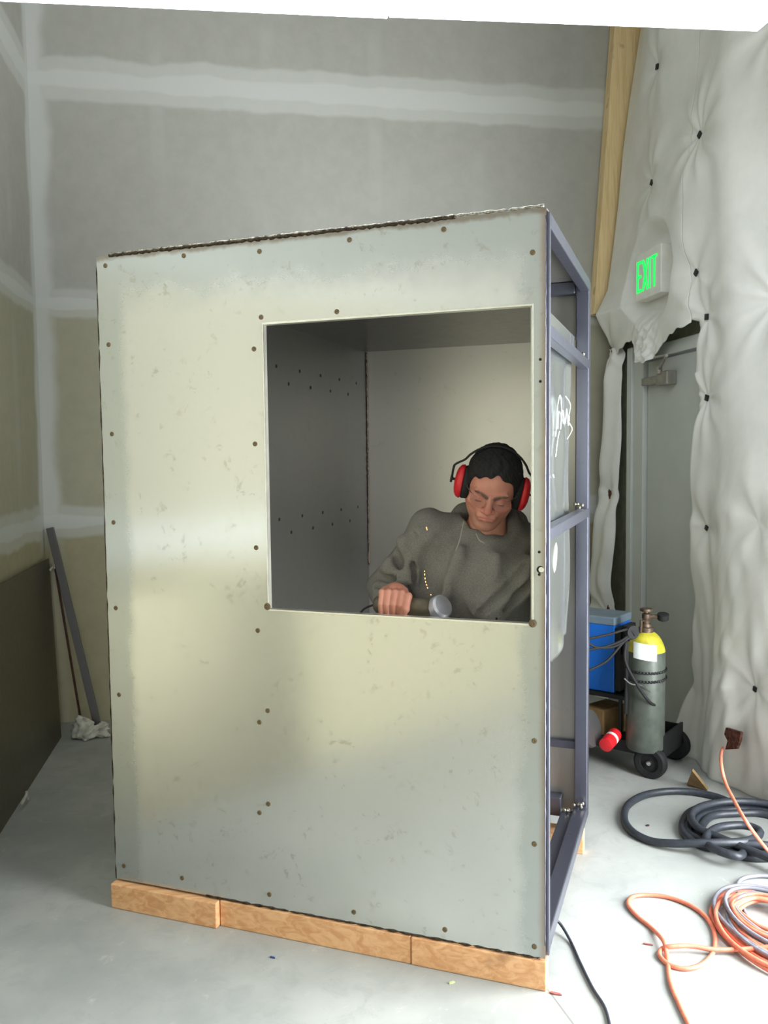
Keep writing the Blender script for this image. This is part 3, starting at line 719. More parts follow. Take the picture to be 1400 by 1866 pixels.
def leg(s): 
    hip = Hp+lx*s*.09; foot = bw(-.30+s*.15, .50, .09); knee = (hip+foot)/2-ly*.09+lx*s*.02; knee[2] = .47
    return hip, knee, foot
def torso_skin(p):
    d_ = d_ell(p, Ch, (.15, .10, .17)); d_ = smin(d_, d_cap(p, Ch, Hp, .11, .12), .05); d_ = smin(d_, d_cap(p, ShL, ShR, .045), .04)
    d_ = smin(d_, neck_sdf(p), .03)
    for a, b, c in ((ShL, ElL, WrL), (ShR, ElR, WrR)): d_ = smin(d_, d_cap(p, a, b, .045, .038), .02); d_ = smin(d_, d_cap(p, b, c, .037, .027), .01)
    for s in (-1, 1):
        h_, k_, f_ = leg(s); d_ = smin(d_, d_cap(p, h_, k_, .07, .052), .03); d_ = smin(d_, d_cap(p, k_, f_, .05, .035), .01)
        d_ = smin(d_, d_cap(p, f_-[0, 0, .04], f_-ly*.12-[0, 0, .055], .032, .026), .02)
    return d_
base = bw(-.30, .47, 0)
man = empty('person', tuple(base), label='person with dark hair in a grey hoodie bending over a grinder inside the booth', cat='person')
MB_ = np.array(base)
def shiftv(vf): return (vf[0]-MB_, vf[1])
parts = [shiftv(surfnet(body_head, HC-[.16, .17, .24], HC+[.16, .17, .15], .0028)),
         shiftv(surfnet(handL, np.minimum(HL, ElL)-.09, np.maximum(HL, ElL)+.09, .0026)),
         shiftv(surfnet(handR, np.minimum(H2, ElR)-.09, np.maximum(H2, ElR)+.09, .003)),
         shiftv(surfnet(torso_skin, np.minimum.reduce([ElL, bw(-.5, .25, 0), bw(-.1, .25, 0)])-.12, np.maximum.reduce([ShR, ElR, NT_, bw(-.1, .7, 1.1)])+.08, .012))]
bme = npmesh('body', parts)
# skin colouring: natural pinkness, lips, brows, stubble as colour attribute masks
def skin():
    m = NT('skin'); v = m.coord(); f = m.noise(v, 90, 4, .6); g = m.noise(v, 14, 3, .5)
    col = m.mix(m.ramp(g, .35, .65), lin((184, 120, 100)), lin((200, 138, 116)))
    at = m.add('ShaderNodeAttribute', attribute_name='tint')
    sp = m.add('ShaderNodeSeparateColor', ins={0: at.outputs['Color']})
    col = m.mix(sp.outputs[0], col, lin((172, 88, 84)))
    col = m.mix(sp.outputs[1], col, lin((42, 30, 24)))
    col = m.mix(sp.outputs[2], col, lin((130, 92, 74)))
    m.bump(f, .12, .002)
    return m.out(col, .5, 0, **{'Subsurface Weight': .08, 'Subsurface Scale': .01})
M['skin'] = skin()
co = np.empty(len(bme.vertices)*3, np.float32); bme.vertices.foreach_get('co', co); co = co.reshape(-1, 3).astype(float)+MB_
q = hl(co); near = np.linalg.norm(q, axis=1) < .2
def soft(d_, a, b): return np.clip((b-d_)/(b-a), 0, 1)*near
lips = np.zeros(len(q))
for s in (-1, 1):
    lips = np.maximum(lips, .45*soft(d_cap(q, (0, .100, -.0555), (s*.022, .094, -.0615), 0), .004, .007)); lips = np.maximum(lips, .45*soft(d_cap(q, (0, .099, -.066), (s*.016, .094, -.068), 0), .005, .008))
lips = np.maximum(lips, .45*soft(d_ell(q, (0, .11, -.032), (.018, .02, .014)), 0, .01)); lips = np.maximum(lips, .3*np.maximum(soft(d_ell(q, (-.042, .07, -.030), (.02, .02, .018)), 0, .015), soft(d_ell(q, (.042, .07, -.030), (.02, .02, .018)), 0, .015)))
brow = np.zeros(len(q))
for s in (-1, 1):
    brow = np.maximum(brow, soft(d_cap(q, (s*.012, .093, .006), (s*.032, .088, .015), .0), .004, .008)); brow = np.maximum(brow, soft(d_cap(q, (s*.032, .088, .015), (s*.050, .072, .011), .0), .003, .006))
    brow = np.maximum(brow, .9*soft(d_cap(q, (s*.020, .086, -.0155), (s*.042, .081, -.0165), 0), .0015, .004))
stub = .5*soft(d_ell(q, (0, .05, -.09), (.055, .055, .035)), -.004, .012)*(q[:, 2] < -.048)
ca = bme.color_attributes.new('tint', 'FLOAT_COLOR', 'POINT')
cc = np.ones((len(q), 4), np.float32); cc[:, 0] = lips; cc[:, 1] = brow*.85; cc[:, 2] = stub; ca.data.foreach_set('color', cc.ravel())
body = link('body', bme, M['skin'], man)
# hair
def hair_sdf(p):
    q = hl(p); nz = .0016*np.sin(q[:, 0]*210+2*np.sin(q[:, 1]*90))*np.sin(q[:, 1]*130+q[:, 2]*110)+.0012*np.sin(q[:, 0]*330+q[:, 2]*310)*np.sin(q[:, 1]*280)
    d_ = d_ell(q, (0, -.016, .030), (.084, .104, .093))-nz
    zh = np.interp(q[:, 1], [-.12, -.04, -.012, .02, .034, .046, .068, .095], [-.085, -.06, -.045, -.035, .012, .048, .060, .060])+.006*np.sin(q[:, 0]*75+1.)+.004*np.sin(q[:, 0]*170)+.010*np.cos((q[:, 0]-.0)*26)-.006
    return smax(d_, -(q[:, 2]-zh), .012)
o = link('hair', npmesh('hair', [shiftv(surfnet(hair_sdf, HC-.17, HC+.17, .003))]), M['hair'], man)
# hoodie
def hoodie_sdf(p):
    R3 = np.stack([RR, Bk, UU], 1)
    d_ = d_ell(p, Ch, (.185, .125, .20), R3)
    d_ = smin(d_, d_cap(p, ShL, ShR, .056, .056), .06); d_ = smin(d_, d_cap(p, Ch, Be, .150, .155), .05); d_ = smin(d_, d_cap(p, px(800, 1030, 2.73), px(785, 1160, 2.74), .075, .085), .05); d_ = smin(d_, d_cap(p, Be, Hp+UU*.06, .150, .145), .04)
    d_ = smin(d_, d_cap(p, ShL, ElL, .062, .060), .045); d_ = smin(d_, d_cap(p, ElL, WrL, .058, .043), .03)
    d_ = smin(d_, d_cap(p, ShR, ElR, .070, .060), .045); d_ = smin(d_, d_cap(p, ElR, WrR, .058, .043), .03)
    d_ = smin(d_, d_cap(p, ShL+UU*.01, NB-Bk*.02, .058, .062), .05); d_ = smin(d_, d_cap(p, ShR+UU*.01, NB-Bk*.02, .055, .062), .05)
    d_ = smax(d_, -d_cap(p, NB+UU*.0, NB+UU*.22+Bk*.03, .068, .085), .012)
    # gathered hood round the neck, its edge running down to a notch
    ax = unit(UU*.76+Bk*.62-RR*.10); c = NB+UU*.056-Bk*.012; qq = p-c; h = qq@ax; rad = np.linalg.norm(qq-h[:, None]*ax, axis=1)
    ang = np.arctan2(qq@RR, qq@unit(np.cross(RR, ax)))
    tor = np.hypot(rad-.096-.006*np.sin(ang*3+.5), h*.75)-(.026+.004*np.sin(ang*5+1)); d_ = smin(d_, tor, .006)
    tor2 = np.hypot(rad-.122-.006*np.sin(ang*4), (h+.022)*.8)-(.018+.004*np.sin(ang*7)); d_ = smin(d_, tor2, .008)
    d_ = smin(d_, d_ell(p, NB-Bk*.10+UU*.035, (.11, .055, .075), R3), .03)
    # draped folds (ridges and valleys)
    F_ = [((838, 1000, 2.59), (800, 1120, 2.60), .010), ((968, 1020, 2.60), (880, 1112, 2.57), .018), ((978, 1060, 2.60), (905, 1128, 2.56), .014), ((905, 1015, 2.56), (900, 1115, 2.57), .010), ((730, 985, 2.66), (705, 1040, 2.68), .014), ((760, 975, 2.62), (742, 1050, 2.66), .014)]
    for a, b, r in F_: d_ = smin(d_, d_cap(p, px(*a), px(*b), r*.75), .05)
    V_ = [((815, 955, 2.55), (788, 1110, 2.56), .011), ((748, 980, 2.62), (762, 1095, 2.64), .014), ((950, 1040, 2.54), (866, 1124, 2.53), .012), ((862, 1010, 2.53), (838, 1105, 2.55), .008), ((716, 1000, 2.66), (740, 1062, 2.68), .009), ((684, 1048, 2.70), (740, 1060, 2.66), .008), ((684, 1084, 2.64), (738, 1068, 2.62), .006), ((925, 1005, 2.54), (935, 1080, 2.55), .008)]
    for a, b, r in V_: d_ = smax(d_, -d_cap(p, px(*a), px(*b), r), .035)
    # sharper creases: from the armpit, across the belly and round the elbow, curved
    K_ = [[(792, 990, 2.60), (782, 1040, 2.58), (790, 1100, 2.58)], [(812, 975, 2.58), (806, 1040, 2.56), (822, 1115, 2.57)], [(962, 1030, 2.57), (920, 1080, 2.55), (872, 1122, 2.55)], [(966, 1062, 2.58), (930, 1100, 2.56), (896, 1124, 2.56)],
          [(742, 990, 2.66), (752, 1035, 2.66), (748, 1078, 2.66)], [(700, 1030, 2.70), (722, 1050, 2.67), (750, 1052, 2.66)], [(690, 1068, 2.68), (712, 1078, 2.65), (742, 1072, 2.64)], [(856, 1015, 2.55), (850, 1060, 2.54), (858, 1110, 2.56)]]
    for k_ in K_:
        Q = crom([px(*a) for a in k_], 3); e_ = np.min([d_cap(p, Q[i], Q[i+1], .001) for i in range(len(Q)-1)], axis=0)
        d_ = d_+.011*np.exp(-(np.maximum(e_, 0)/.010)**2)-.006*np.exp(-((e_-.020)/.010)**2)
    u = (p-Ch)@RR; v = (p-Ch)@UU
    d_ = d_+.0036*np.sin(u*42+6*np.sin(v*7)+3*v)*np.sin(v*11+u*5)+.0014*np.sin(u*95-v*40+3*np.sin(v*20))
    # hem, and cuffs
    d_ = smax(d_, -((p-(Hp-UU*.03))@UU), .01)
    for Wr, El in ((WrL, ElL), (WrR, ElR)):
        w_ = unit(Wr-El); near_ = np.linalg.norm(p-Wr, axis=1) < .11
        d_ = np.where(near_, smax(d_, (p-Wr)@w_-.004, .008), d_)
    return d_
hd = shiftv(surfnet(hoodie_sdf, np.minimum.reduce([ElL, WrL, Hp, ElR])-[.12, .16, .08], np.maximum.reduce([ShR, NB, ElR])+[.14, .22, .14], .006))
link('hoodie', npmesh('hoodie', [hd]), M['hoodie'], man)
def strand(name, pts, r, mat, par, base_=MB_):
    mb = MB(); mb.tube([p-base_ for p in crom(pts, 6)], r, 7); return mb.build(name, mat, par, smooth=True)
M['string'] = simple('grey_cord', (150, 146, 140), .8, 0, .05)
strand('drawstring', [px(846, 950, 2.575), px(842, 968, 2.555), px(837, 988, 2.55), px(831, 1004, 2.55)], .0022, M['string'], man)
strand('drawstring', [px(868, 972, 2.56), px(874, 984, 2.545), px(884, 990, 2.545)], .0026, M['string'], man)
# trousers and boots
def jeans(p):
    d_ = d_ell(p, Hp, (.165, .125, .13), np.stack([bex, bey, [0, 0, 1.]], 1))
    for s in (-1, 1):
        h_, k_, f_ = leg(s); d_ = smin(d_, d_cap(p, h_, k_, .085, .066), .03); d_ = smin(d_, d_cap(p, k_, f_, .066, .055), .02)
    d_ = d_+.003*np.sin(p[:, 2]*50+p[:, 0]*20)*np.sin(p[:, 0]*40); return smax(d_, -(p[:, 2]-.07), .005)
link('jeans', npmesh('jeans', [shiftv(surfnet(jeans, bw(-.30, .45, 0)-[.36, .36, -.03], bw(-.30, .45, 0)+[.36, .36, 1.05], .011))]), M['denim'], man)
for s in (-1, 1):
    h_, k_, f_ = leg(s)
    def boot(p):
        d_ = d_cap(p, f_+[0, 0, .04], f_-[0, 0, .035], .05, .047); d_ = smin(d_, d_cap(p, f_-[0, 0, .045], f_-ly*.15-[0, 0, .05], .046, .042), .03)
        return smax(d_, -(p[:, 2]-.002), .004)
    link('boot', npmesh('boot', [shiftv(surfnet(boot, f_-[.14, .24, .12], f_+[.14, .12, .12], .008))]), M['boot'], man)
# ear defenders
ed = empty('ear_defenders', tuple(HC), label='red and black ear defenders on the head of the bending person', cat='ear defenders')
HM = Matrix(((HR[0, 0], HR[0, 1], HR[0, 2], 0), (HR[1, 0], HR[1, 1], HR[1, 2], 0), (HR[2, 0], HR[2, 1], HR[2, 2], 0), (0, 0, 0, 1)))
for s in (-1, 1):
    mb = MB(); mb.M = HM; mb.lathe([(.024, .0), (.031, .003), (.032, .012), (.030, .019)], (s*.076, -.006, -.008), (s, 0, 0), 24, 1.0, 1.25) if False else None
    def ring_(xo, ry, rz, n=24): return [(s*xo, -.006+1.18*ry*math.cos(2*math.pi*k/n), -.012+1.2*rz*math.sin(2*math.pi*k/n)) for k in range(n)]
    mb.ring([ring_(.066, .026, .034), ring_(.068, .034, .043), ring_(.085, .036, .045), ring_(.091, .033, .042)]); mb.build('ear_cushion', M['black'], ed, smooth=True)
    mb = MB(); mb.M = HM; mb.ring([ring_(.090, .034, .043), ring_(.093, .037, .046), ring_(.103, .035, .043), ring_(.110, .028, .034), ring_(.114, .018, .022), ring_(.1155, .003, .004)]); mb.build('ear_cup', M['red'], ed, smooth=True)
    mb = MB(); mb.M = HM; mb.sphere((s*.124, -.006, -.010), .006, 10, 8); mb.cyl((s*.113, -.006, -.010), (s*.128, -.006, -.010), .004); mb.tube([(s*.126, -.006, -.022), (s*.126, -.006, .0)], .0035); mb.build('pivot', M['black'], ed)
mb = MB(); mb.M = HM
hb = [(-.125, -.008, -.010), (-.126, -.008, .030), (-.119, -.008, .044), (-.098, -.008, .062), (-.083, -.008, .085), (-.060, -.008, .108), (-.03, -.008, .124), (0, -.008, .129)]
hb = hb+[(-x, y, z) for x, y, z in hb[-2::-1]]
mb.tube(crom(hb, 5), .0035, 8); mb.build('headband', M['black'], ed, smooth=True)
# clear safety glasses
gl = empty('safety_glasses', tuple(hwld((0, .1, 0))), label='clear safety glasses on the face of the bending person', cat='glasses')
GO = Matrix.Translation(Vector(hwld((0, .1, 0)))).inverted() @ Matrix.Translation(Vector(HC)) @ HM
m = NT('clear_polycarbonate'); M['clear'] = m.out((.95, .97, .97, 1), .05, 0, **{'Transmission Weight': 1.0, 'IOR': 1.12})
mb = MB(); mb.M = GO; cur = []
for s in (-1, 1):
    a = [(s*(.006+.052*k/8), .108-.030*(k/8)**2.2, .008-.004*k/8) for k in range(9)]; b = [(x, y-.004, -.030+.006*abs(k-4)/4*(1 if k > 3 else 1.6)) for k, (x, y, z) in enumerate(a)]
    rings = [[a[k], b[k], (b[k][0]*.985, b[k][1]-.0016, b[k][2]), (a[k][0]*.985, a[k][1]-.0016, a[k][2])] for k in range(9)]; mb.ring(rings)
mb.build('lens', M['clear'], gl)
for s in (-1, 1):
    mb = MB(); mb.M = GO; mb.tube([(s*.058, .078, .004), (s*.074, .045, .002), (s*.0765, .01, 0)], .0016, 6); mb.build('temple', M['bar'], gl)

# ------------------------------------------------------------ angle grinder and sparks
gr = empty('angle_grinder', tuple(G0), label='angle grinder with silver guard held in the fist of the person', cat='angle grinder')
GB_ = G0
mb = MB(); mb.M = Matrix.Translation(Vector(G0)).inverted()
M['grbody'] = simple('worn_olive_brown_grinder_body', (92, 84, 66), .5, .1, .15)
L = np.linalg.norm(G1-G0)
mb.lathe([(.018, -.03), (.026, -.022), (.027, .02), (.025, .07), (.028, L-.045), (.029, L-.02), (.022, L-.012)], G0, ga, 20); mb.build('motor_body', M['grbody'], gr, smooth=True)
nn = unit(gB*.55+gU*.45+ga*.70); dc = G1+ga*.010
mb = MB(); mb.M = Matrix.Translation(Vector(G0)).inverted(); mb.lathe([(.020, -.030), (.024, -.015), (.024, .006), (.012, .012)], dc, nn, 20); mb.lathe([(.022, 0), (.024, .03)], G1-ga*.03, ga, 20); mb.build('gear_head', M['alu'], gr, smooth=True)
mb = MB(); mb.M = Matrix.Translation(Vector(G0)).inverted(); dd = dc+nn*.018
mb.lathe([(.010, .006), (.030, .006), (.036, .0), (.037, -.022), (.035, -.022), (.034, .0)], dd, nn, 40); mb.build('guard', M['alu'], gr)
mb = MB(); mb.M = Matrix.Translation(Vector(G0)).inverted(); mb.lathe([(.010, -.014), (.033, -.014), (.033, -.010), (.010, -.010)], dd, nn, 40); mb.build('disc', M['grbody'], gr)
mb = MB(); mb.M = Matrix.Translation(Vector(G0)).inverted(); mb.tube(crom([G0-ga*.03, G0-ga*.08-UU*.05, G0-ga*.06-UU*.25, px(800, 1300, 2.6)], 8), .0035, 6); mb.build('power_cord', M['black'], gr, smooth=True)
arc = crom([px(774, 1040, 2.45), px(775, 1056, 2.45), px(779, 1070, 2.45), (px(785, 1083, 2.45)), px(789, 1090, 2.45)], 5)
sk = [(arc[i], arc[i+1]) for i in range(0, 12, 2)]+[(px(777, 960, 2.5), px(779, 967, 2.5)), (arc[15], arc[16])]
for i, (a, b) in enumerate(sk):
    mb = MB().tube([a, a+(b-a)*.5, a+(b-a)*.9], [.0006, .0010, .0004], 6)
    tag(mb.build('spark', M['spark']), 'tiny orange glowing spark flying up from the grinder', 'spark', 'sparks from the grinder')

# ------------------------------------------------------------ welder on its cart, gas cylinder
wc0, wc1 = fl(1190, 1418), fl(1232, 1384)     # contact points of the two rear wheels
ux = unit((wc1-wc0)*[1, 1, 0]); uy = np.array([-ux[1], ux[0], 0]);  
if uy[0] > 0: uy = -uy                      # uy points to the front of the cart (left, behind the booth)
CB = (wc0+wc1)/2
cart = empty('welding_cart', tuple(CB), label='black welding cart on wheels carrying a blue welder behind the booth', cat='cart')
CM = Matrix(((ux[0], uy[0], 0, 0), (ux[1], uy[1], 0, 0), (0, 0, 1, 0), (0, 0, 0, 1)))
hw = np.linalg.norm(wc1-wc0)/2
def cmb(): mb = MB(); mb.M = CM; return mb
WR = .076
cmb().box(-hw+.03, hw-.03, -.03, .74, .10, .125).build('deck', M['blackpaint'], cart, bevel=.004)
mb = cmb(); mb.box(-hw+.02, hw-.02, -.04, -.03, .09, .20); mb.box(-hw+.02, -hw+.03, -.04, .74, .09, .145); mb.box(hw-.03, hw-.02, -.04, .74, .09, .19); mb.build('side_rail', M['blackpaint'], cart)
cmb().cyl((-hw-.0, 0.01, WR), (hw+.0, 0.01, WR), .009).build('axle', M['bar'], cart)
for s in (-1, 1):
    mb = cmb(); mb.lathe([(.045, -.02), (.066, -.021), (.076, -.014), (.076, .014), (.066, .021), (.045, .02), (.044, .008), (.012, .010), (.011, .02)], (s*(hw+.004), .01, WR), (s, 0, 0), 32)
    w_ = mb.build('wheel', M['black'], cart); autosmooth(w_, 35)
    mb = cmb(); mb.lathe([(.011, .018), (.011, .026), (.006, .028)], (s*(hw+.004), .01, WR), (s, 0, 0), 12); mb.build('hub_cap', M['chrome'], w_)
    w_.matrix_parent_inverse = Matrix.Identity(4)
for s in (-1, 1):
    cmb().lathe([(.035, -.012), (.038, 0), (.035, .012)], (s*(hw-.06), .66, .038), (1, 0, 0), 20).build('caster', M['black'], cart); cmb().box(s*(hw-.06)-.016, s*(hw-.06)+.016, .64, .69, .05, .10).build('caster_fork', M['bar'], cart)
mb = cmb()
for s in (-1, 1): mb.tube([(s*(hw-.05), .10, .12), (s*(hw-.05), .10, .62)], .011)
mb.box(-hw+.04, hw-.04, .16, .66, .33, .35); 
for s in (-1, 1):
    for yv in (.18, .64): mb.tube([(s*(hw-.05), yv, .12), (s*(hw-.05), yv, .34)], .010)
mb.build('shelf_frame', M['blackpaint'], cart)
# welder unit (blue): laid out from the picture at the cart's depth
wd_c = cmb
wl = empty('welding_machine', tuple(CB), label='blue welding machine with a grey lid and black cables standing on the cart', cat='welder')
b0, b1 = onY(1121, 1275, 4.02), onY(1121, 1150, 4.02)
cz0, cz1 = .352, .70
def locx(P): q = np.array(P)-CB; return q@ux, q@uy
bxx = -hw+.055
# find y where the near side of the box starts (screen x = 1119)
def scr(P): dd = np.array(P)-CAM; z = dd@FF; return 700+FPX*(dd@RR)/z, 933-FPX*(dd@UU)/z
yb = min(np.linspace(.05, .6, 200), key=lambda v: abs(scr(CB+ux*bxx+uy*v+np.array([0, 0, .5]))[0]-1119))
cmb().box(bxx, hw-.05, yb, yb+.42, cz0, cz1-.02).build('blue_case', M['blue'], wl, bevel=.004)
cmb().box(bxx-.004, hw-.046, yb-.004, yb+.424, cz1-.02, cz1+.02).build('lid', M['bluegrey'], wl, bevel=.006)
mb = cmb(); mb.box(bxx+.005, hw-.055, yb-.03, yb-.001, cz0+.01, cz1-.03); mb.box(bxx+.02, bxx+.08, yb-.07, yb-.03, cz1-.16, cz1-.02); mb.build('back_plate', M['blackpaint'], wl, bevel=.004)
# gas cylinder
gc = fl(1176, 1363, .126); cR = .5*68/FPX*((gc-CAM)@FF)
gz = .126
gcy = empty('gas_cylinder', (gc[0], gc[1], gz), label='grey green gas cylinder with a yellow shoulder strapped to the cart', cat='gas cylinder')
dep = (gc-CAM)@FF
zt = lambda y: 1.5-(y-842)/FPX*dep
hS = zt(1196)-gz; hN = zt(1158)-gz
MB().lathe([(cR*.92, 0), (cR, .012), (cR, hS), (cR*.995, hS+.002)], (0, 0, 0), (0, 0, 1), 40).build('cylinder_body', M['greycyl'], gcy, smooth=False)
autosmooth(gcy.children[0])
prof = [(cR*.995, hS-.004)]+[(cR*math.cos(a)**.8*.72+cR*.28*(1-a/1.4), hS+(hN-hS)*math.sin(a)) for a in np.linspace(0.05, 1.4, 9)]
autosmooth(MB().lathe(prof, (0, 0, 0), (0, 0, 1), 40).build('cylinder_shoulder', M['yellow'], gcy))
autosmooth(MB().lathe([(.034, hN-.012), (.034, hN+.012), (.026, hN+.016), (.022, hN+.03)], (0, 0, 0), (0, 0, 1), 24).build('neck_ring', M['brass'], gcy))
rg = empty('regulator', tuple(gc+[0, 0, hN+.03]), label='brass valve and gauge screwed on top of the gas cylinder', cat='regulator')
rg.parent = gcy; rg.location = (0, 0, 0); del rg['label'], rg['category']
mb = MB(); mb.lathe([(.016, hN+.02), (.016, hN+.05), (.02, hN+.055), (.02, hN+.075), (.010, hN+.08), (.010, hN+.09)], (0, 0, 0)); 
mb.lathe([(.028, 0), (.030, .006), (.028, .012)], (0, 0, hN+.088), (0, 0, 1), 14); mb.tube([(-.005, 0, hN+.06), (.045, -.02, hN+.065)], .009); mb.tube([(0, 0, hN+.045), (-.03, -.01, hN+.045), (-.032, -.012, hN-.02), (-.035, -.04, hN-.06), (-.07, -.05, hN-.065)], .007)
autosmooth(mb.build('valve', M['brass'], rg))
mb = MB(); g_ = np.array([.068, -.03, hN+.065]); mb.lathe([(.024, -.015), (.026, -.012), (.026, .012), (.022, .013)], g_, unit((-.1, -.25, 1.)), 24); autosmooth(mb.build('gauge', M['black'], rg))
def arcband(r, a0, a1, z0, z1, slope=0, n=14):
    th = .002; mb = MB()
    rings = []
    for k in range(n+1):
        a = a0+(a1-a0)*k/n; c, s = math.cos(a), math.sin(a); dz = slope*k/n
        rings.append([(c*r, s*r, z0+dz), (c*r, s*r, z1+dz), (c*(r+th), s*(r+th), z1+dz), (c*(r+th), s*(r+th), z0+dz)])
    return mb.ring(rings)
mb = arcband(cR*1.0, math.radians(205), math.radians(275), hS-.02, hS+.055, -.012); mb.build('paper_label', M['paper'], gcy)
def chain(z, sl, r=.0035):
    pts = [(math.cos(a)*(cR+.003), math.sin(a)*(cR+.003), z+sl*math.sin(a+.6)+.0025*math.sin(a*40)) for a in np.linspace(0, 2*math.pi, 140)[:-1]]
    return MB().tube(pts, r, 6, True)
ch_ = empty('chain', (gc[0], gc[1], gz), label='dark chain wound twice round the gas cylinder', cat='chain')
chain(zt(1228)-gz, .004, .005).build('chain_loop', M['blackpaint'], ch_); chain(zt(1243)-gz, .006, .005).build('chain_loop', M['blackpaint'], ch_); 
mb = MB(); c0 = np.array([gc[0], gc[1], gz]); mb.tube(crom([px(1138, 1236, dep-.1)-c0, px(1150, 1246, dep-.1)-c0, px(1170, 1250, dep-.11)-c0, px(1195, 1266, dep-.09)-c0, px(1209, 1258, dep-.03)-c0], 6), .0035, 6); mb.build('chain_tail', M['chrome'], ch_)
# cables of the welder
cab = [[(1072, 1164), (1110, 1156), (1145, 1147), (1158, 1158)], [(1072, 1184), (1105, 1178), (1135, 1166), (1152, 1150)], [(1072, 1222), (1105, 1205), (1132, 1175), (1146, 1160)], [(1072, 1172), (1090, 1180), (1120, 1178), (1148, 1162)]]
hang = empty('cable_bundle', tuple(px(1150, 1160, dep-.12)), label='black welding cables looped between the blue welder and the gas cylinder', cat='cable')
hb_ = px(1150, 1160, dep-.12)
for c in cab:
    mb = MB(); mb.tube([p-hb_ for p in crom([px(x, y, dep-.14) for x, y in c], 8)], .006, 7); mb.build('cable', M['black'], hang, smooth=True)
mb = MB(); mb.tube([p-hb_ for p in crom([px(1141, 1170, dep-.12), px(1140, 1205, dep-.12), px(1160, 1245, dep-.13), px(1185, 1280, dep-.12), px(1208, 1288, dep-.03)], 8)], .007, 7); mb.build('cable', M['black'], hang, smooth=True)
mb = MB(); mb.lathe([(.03, -.012), (.034, 0), (.03, .012)], px(1152, 1152, dep-.13)-hb_, unit(-FF+RR*.3), 20); mb.build('cable_hook', M['black'], hang)
mb = MB(); mb.tube([px(1143, 1168, dep-.10)-hb_, px(1141, 1300, dep-.05)-hb_], .008); mb.build('upright', M['blackpaint'], hang)
# spray can and odds on the deck
def oncart(x, y, z): return fl(x, y, z)
a = oncart(1104, 1358, .16); b_ = a+unit(np.array([.8, .75, .0]))*.11+np.array([0, 0, .02])
can = empty('spray_can', tuple(a), label='red capped can lying on the deck of the welding cart', cat='can')
mb = MB(); autosmooth(mb.lathe([(.022, -.002), (.032, 0), (.033, .05), (.033, .055)], (0, 0, 0), b_-a, 24).build('cap', M['red'], can))
mb = MB(); autosmooth(mb.lathe([(.0325, .056), (.0325, .075)], (0, 0, 0), b_-a, 24).build('band', M['paper'], can))
mb = MB(); autosmooth(mb.lathe([(.032, .076), (.032, .115), (.02, .122)], (0, 0, 0), b_-a, 24).build('can_body', M['red'], can))
P = oncart(1110, 1352, .125)+np.array([.04, .14, 0]); mb = MB(); mb.box(-.09, .09, -.06, .06, 0.001, .14, Matrix.Translation(Vector(P)) @ Matrix.Rotation(.5, 4, 'Z')); tag(mb.build('cardboard_box', M['card'], bevel=.002), 'small brown cardboard box on the cart behind the red can', 'box')
P = oncart(1075, 1368, .126); mb = MB(); mb.lathe([(.03, .0), (.085, .005), (.09, .02), (.085, .035), (.03, .04)], P+np.array([.0, .05, .09]), (.6, -.7, .25), 28); tag(autosmooth(mb.build('wire_spool', M['bar'])), 'grey wire spool on the cart deck beside the red can', 'spool')

# ------------------------------------------------------------ hoses and cords on the floor
def cord(name, pts, r, mat, label, cat='cord', k=8, **kw):
    o = MB().tube(crom(pts, k), r, 8).build(name, mat, smooth=True); return tag(o, label, cat, **kw)
def F(pts, z): return [fl(x, y, zz) for (x, y), zz in zip(pts, z if hasattr(z, '__len__') else [z]*len(pts))]
r = .0155
def ell_loop(cx, cy, ax_, ay_, ang, n, turns, z0, grow, ph=0):
    out = []; N = int(n*turns)
    for i in range(N+1):
        t = i/n; a = ph+2*math.pi*t; k = 1+grow*t+.03*math.sin(a*1.7+t)
        x = math.cos(a)*ax_*k; y = math.sin(a)*ay_*k
        out.append(np.array([cx+x*math.cos(ang)-y*math.sin(ang)+.008*math.sin(t*9), cy+x*math.sin(ang)+y*math.cos(ang), z0+.0])+np.array([0, 0, .018*(t % 1.0 > 2)]))
    return out
# big single loop then the coil
cc_ = fl(1345, 1522); 
pts = F([(1345, 1470), (1310, 1453), (1262, 1443), (1215, 1442), (1172, 1450), (1144, 1468), (1138, 1492), (1152, 1515), (1185, 1532), (1225, 1537), (1290, 1536), (1350, 1534)], [.016, .016, .016, .016, .016, .016, .016, .016, .016, .03, .052, .055])
pts += F([(1378, 1526), (1384, 1514), (1355, 1504), (1310, 1508), (1288, 1524), (1297, 1544), (1345, 1560)], .048)
zz = .016
loops = [(.25, .165), (.285, .19), (.32, .215), (.35, .235), (.30, .20)]
for j, (A_, B_) in enumerate(loops):
    zz = [.016, .016, .016, .016, .046][j]
    for i in range(12):
        a = -2.2+2*math.pi*i/12; jit = rng.uniform(-.01, .01, 2)
        pts.append(np.array([cc_[0]+.07+A_*.80*math.cos(a)+jit[0], cc_[1]+.0+B_*1.0*math.sin(a)+jit[1], zz]))
pts += [fl(1470, 1585, .046), fl(1530, 1560, .03)]
cord('air_hose', pts, r, M['hose'], 'thick black hose coiled on the floor with one wide loose loop', 'hose', 6)
mb = MB().cyl(fl(1338, 1463, .02), fl(1362, 1468, .02), .012); 
tag(mb.build('hose_fitting', M['chrome'], bevel=.001), 'short silver fitting joined to the end of the black hose by the wall', 'fitting')
# orange cord from the hole in the wall
ho = onX(1327, 1358, xs_h if False else 2.175)
cord('wall_cord', [onX(1331, 1350, 2.19), onX(1318, 1362, 2.13), px(1314, 1385, 3.35), px(1322, 1425, 3.25), px(1340, 1462, 3.1), px(1362, 1500, 2.95), fl(1398, 1548, .09), fl(1440, 1590, .04)], .0065, M['orange'], 'orange cord hanging out of the hole in the white insulation')
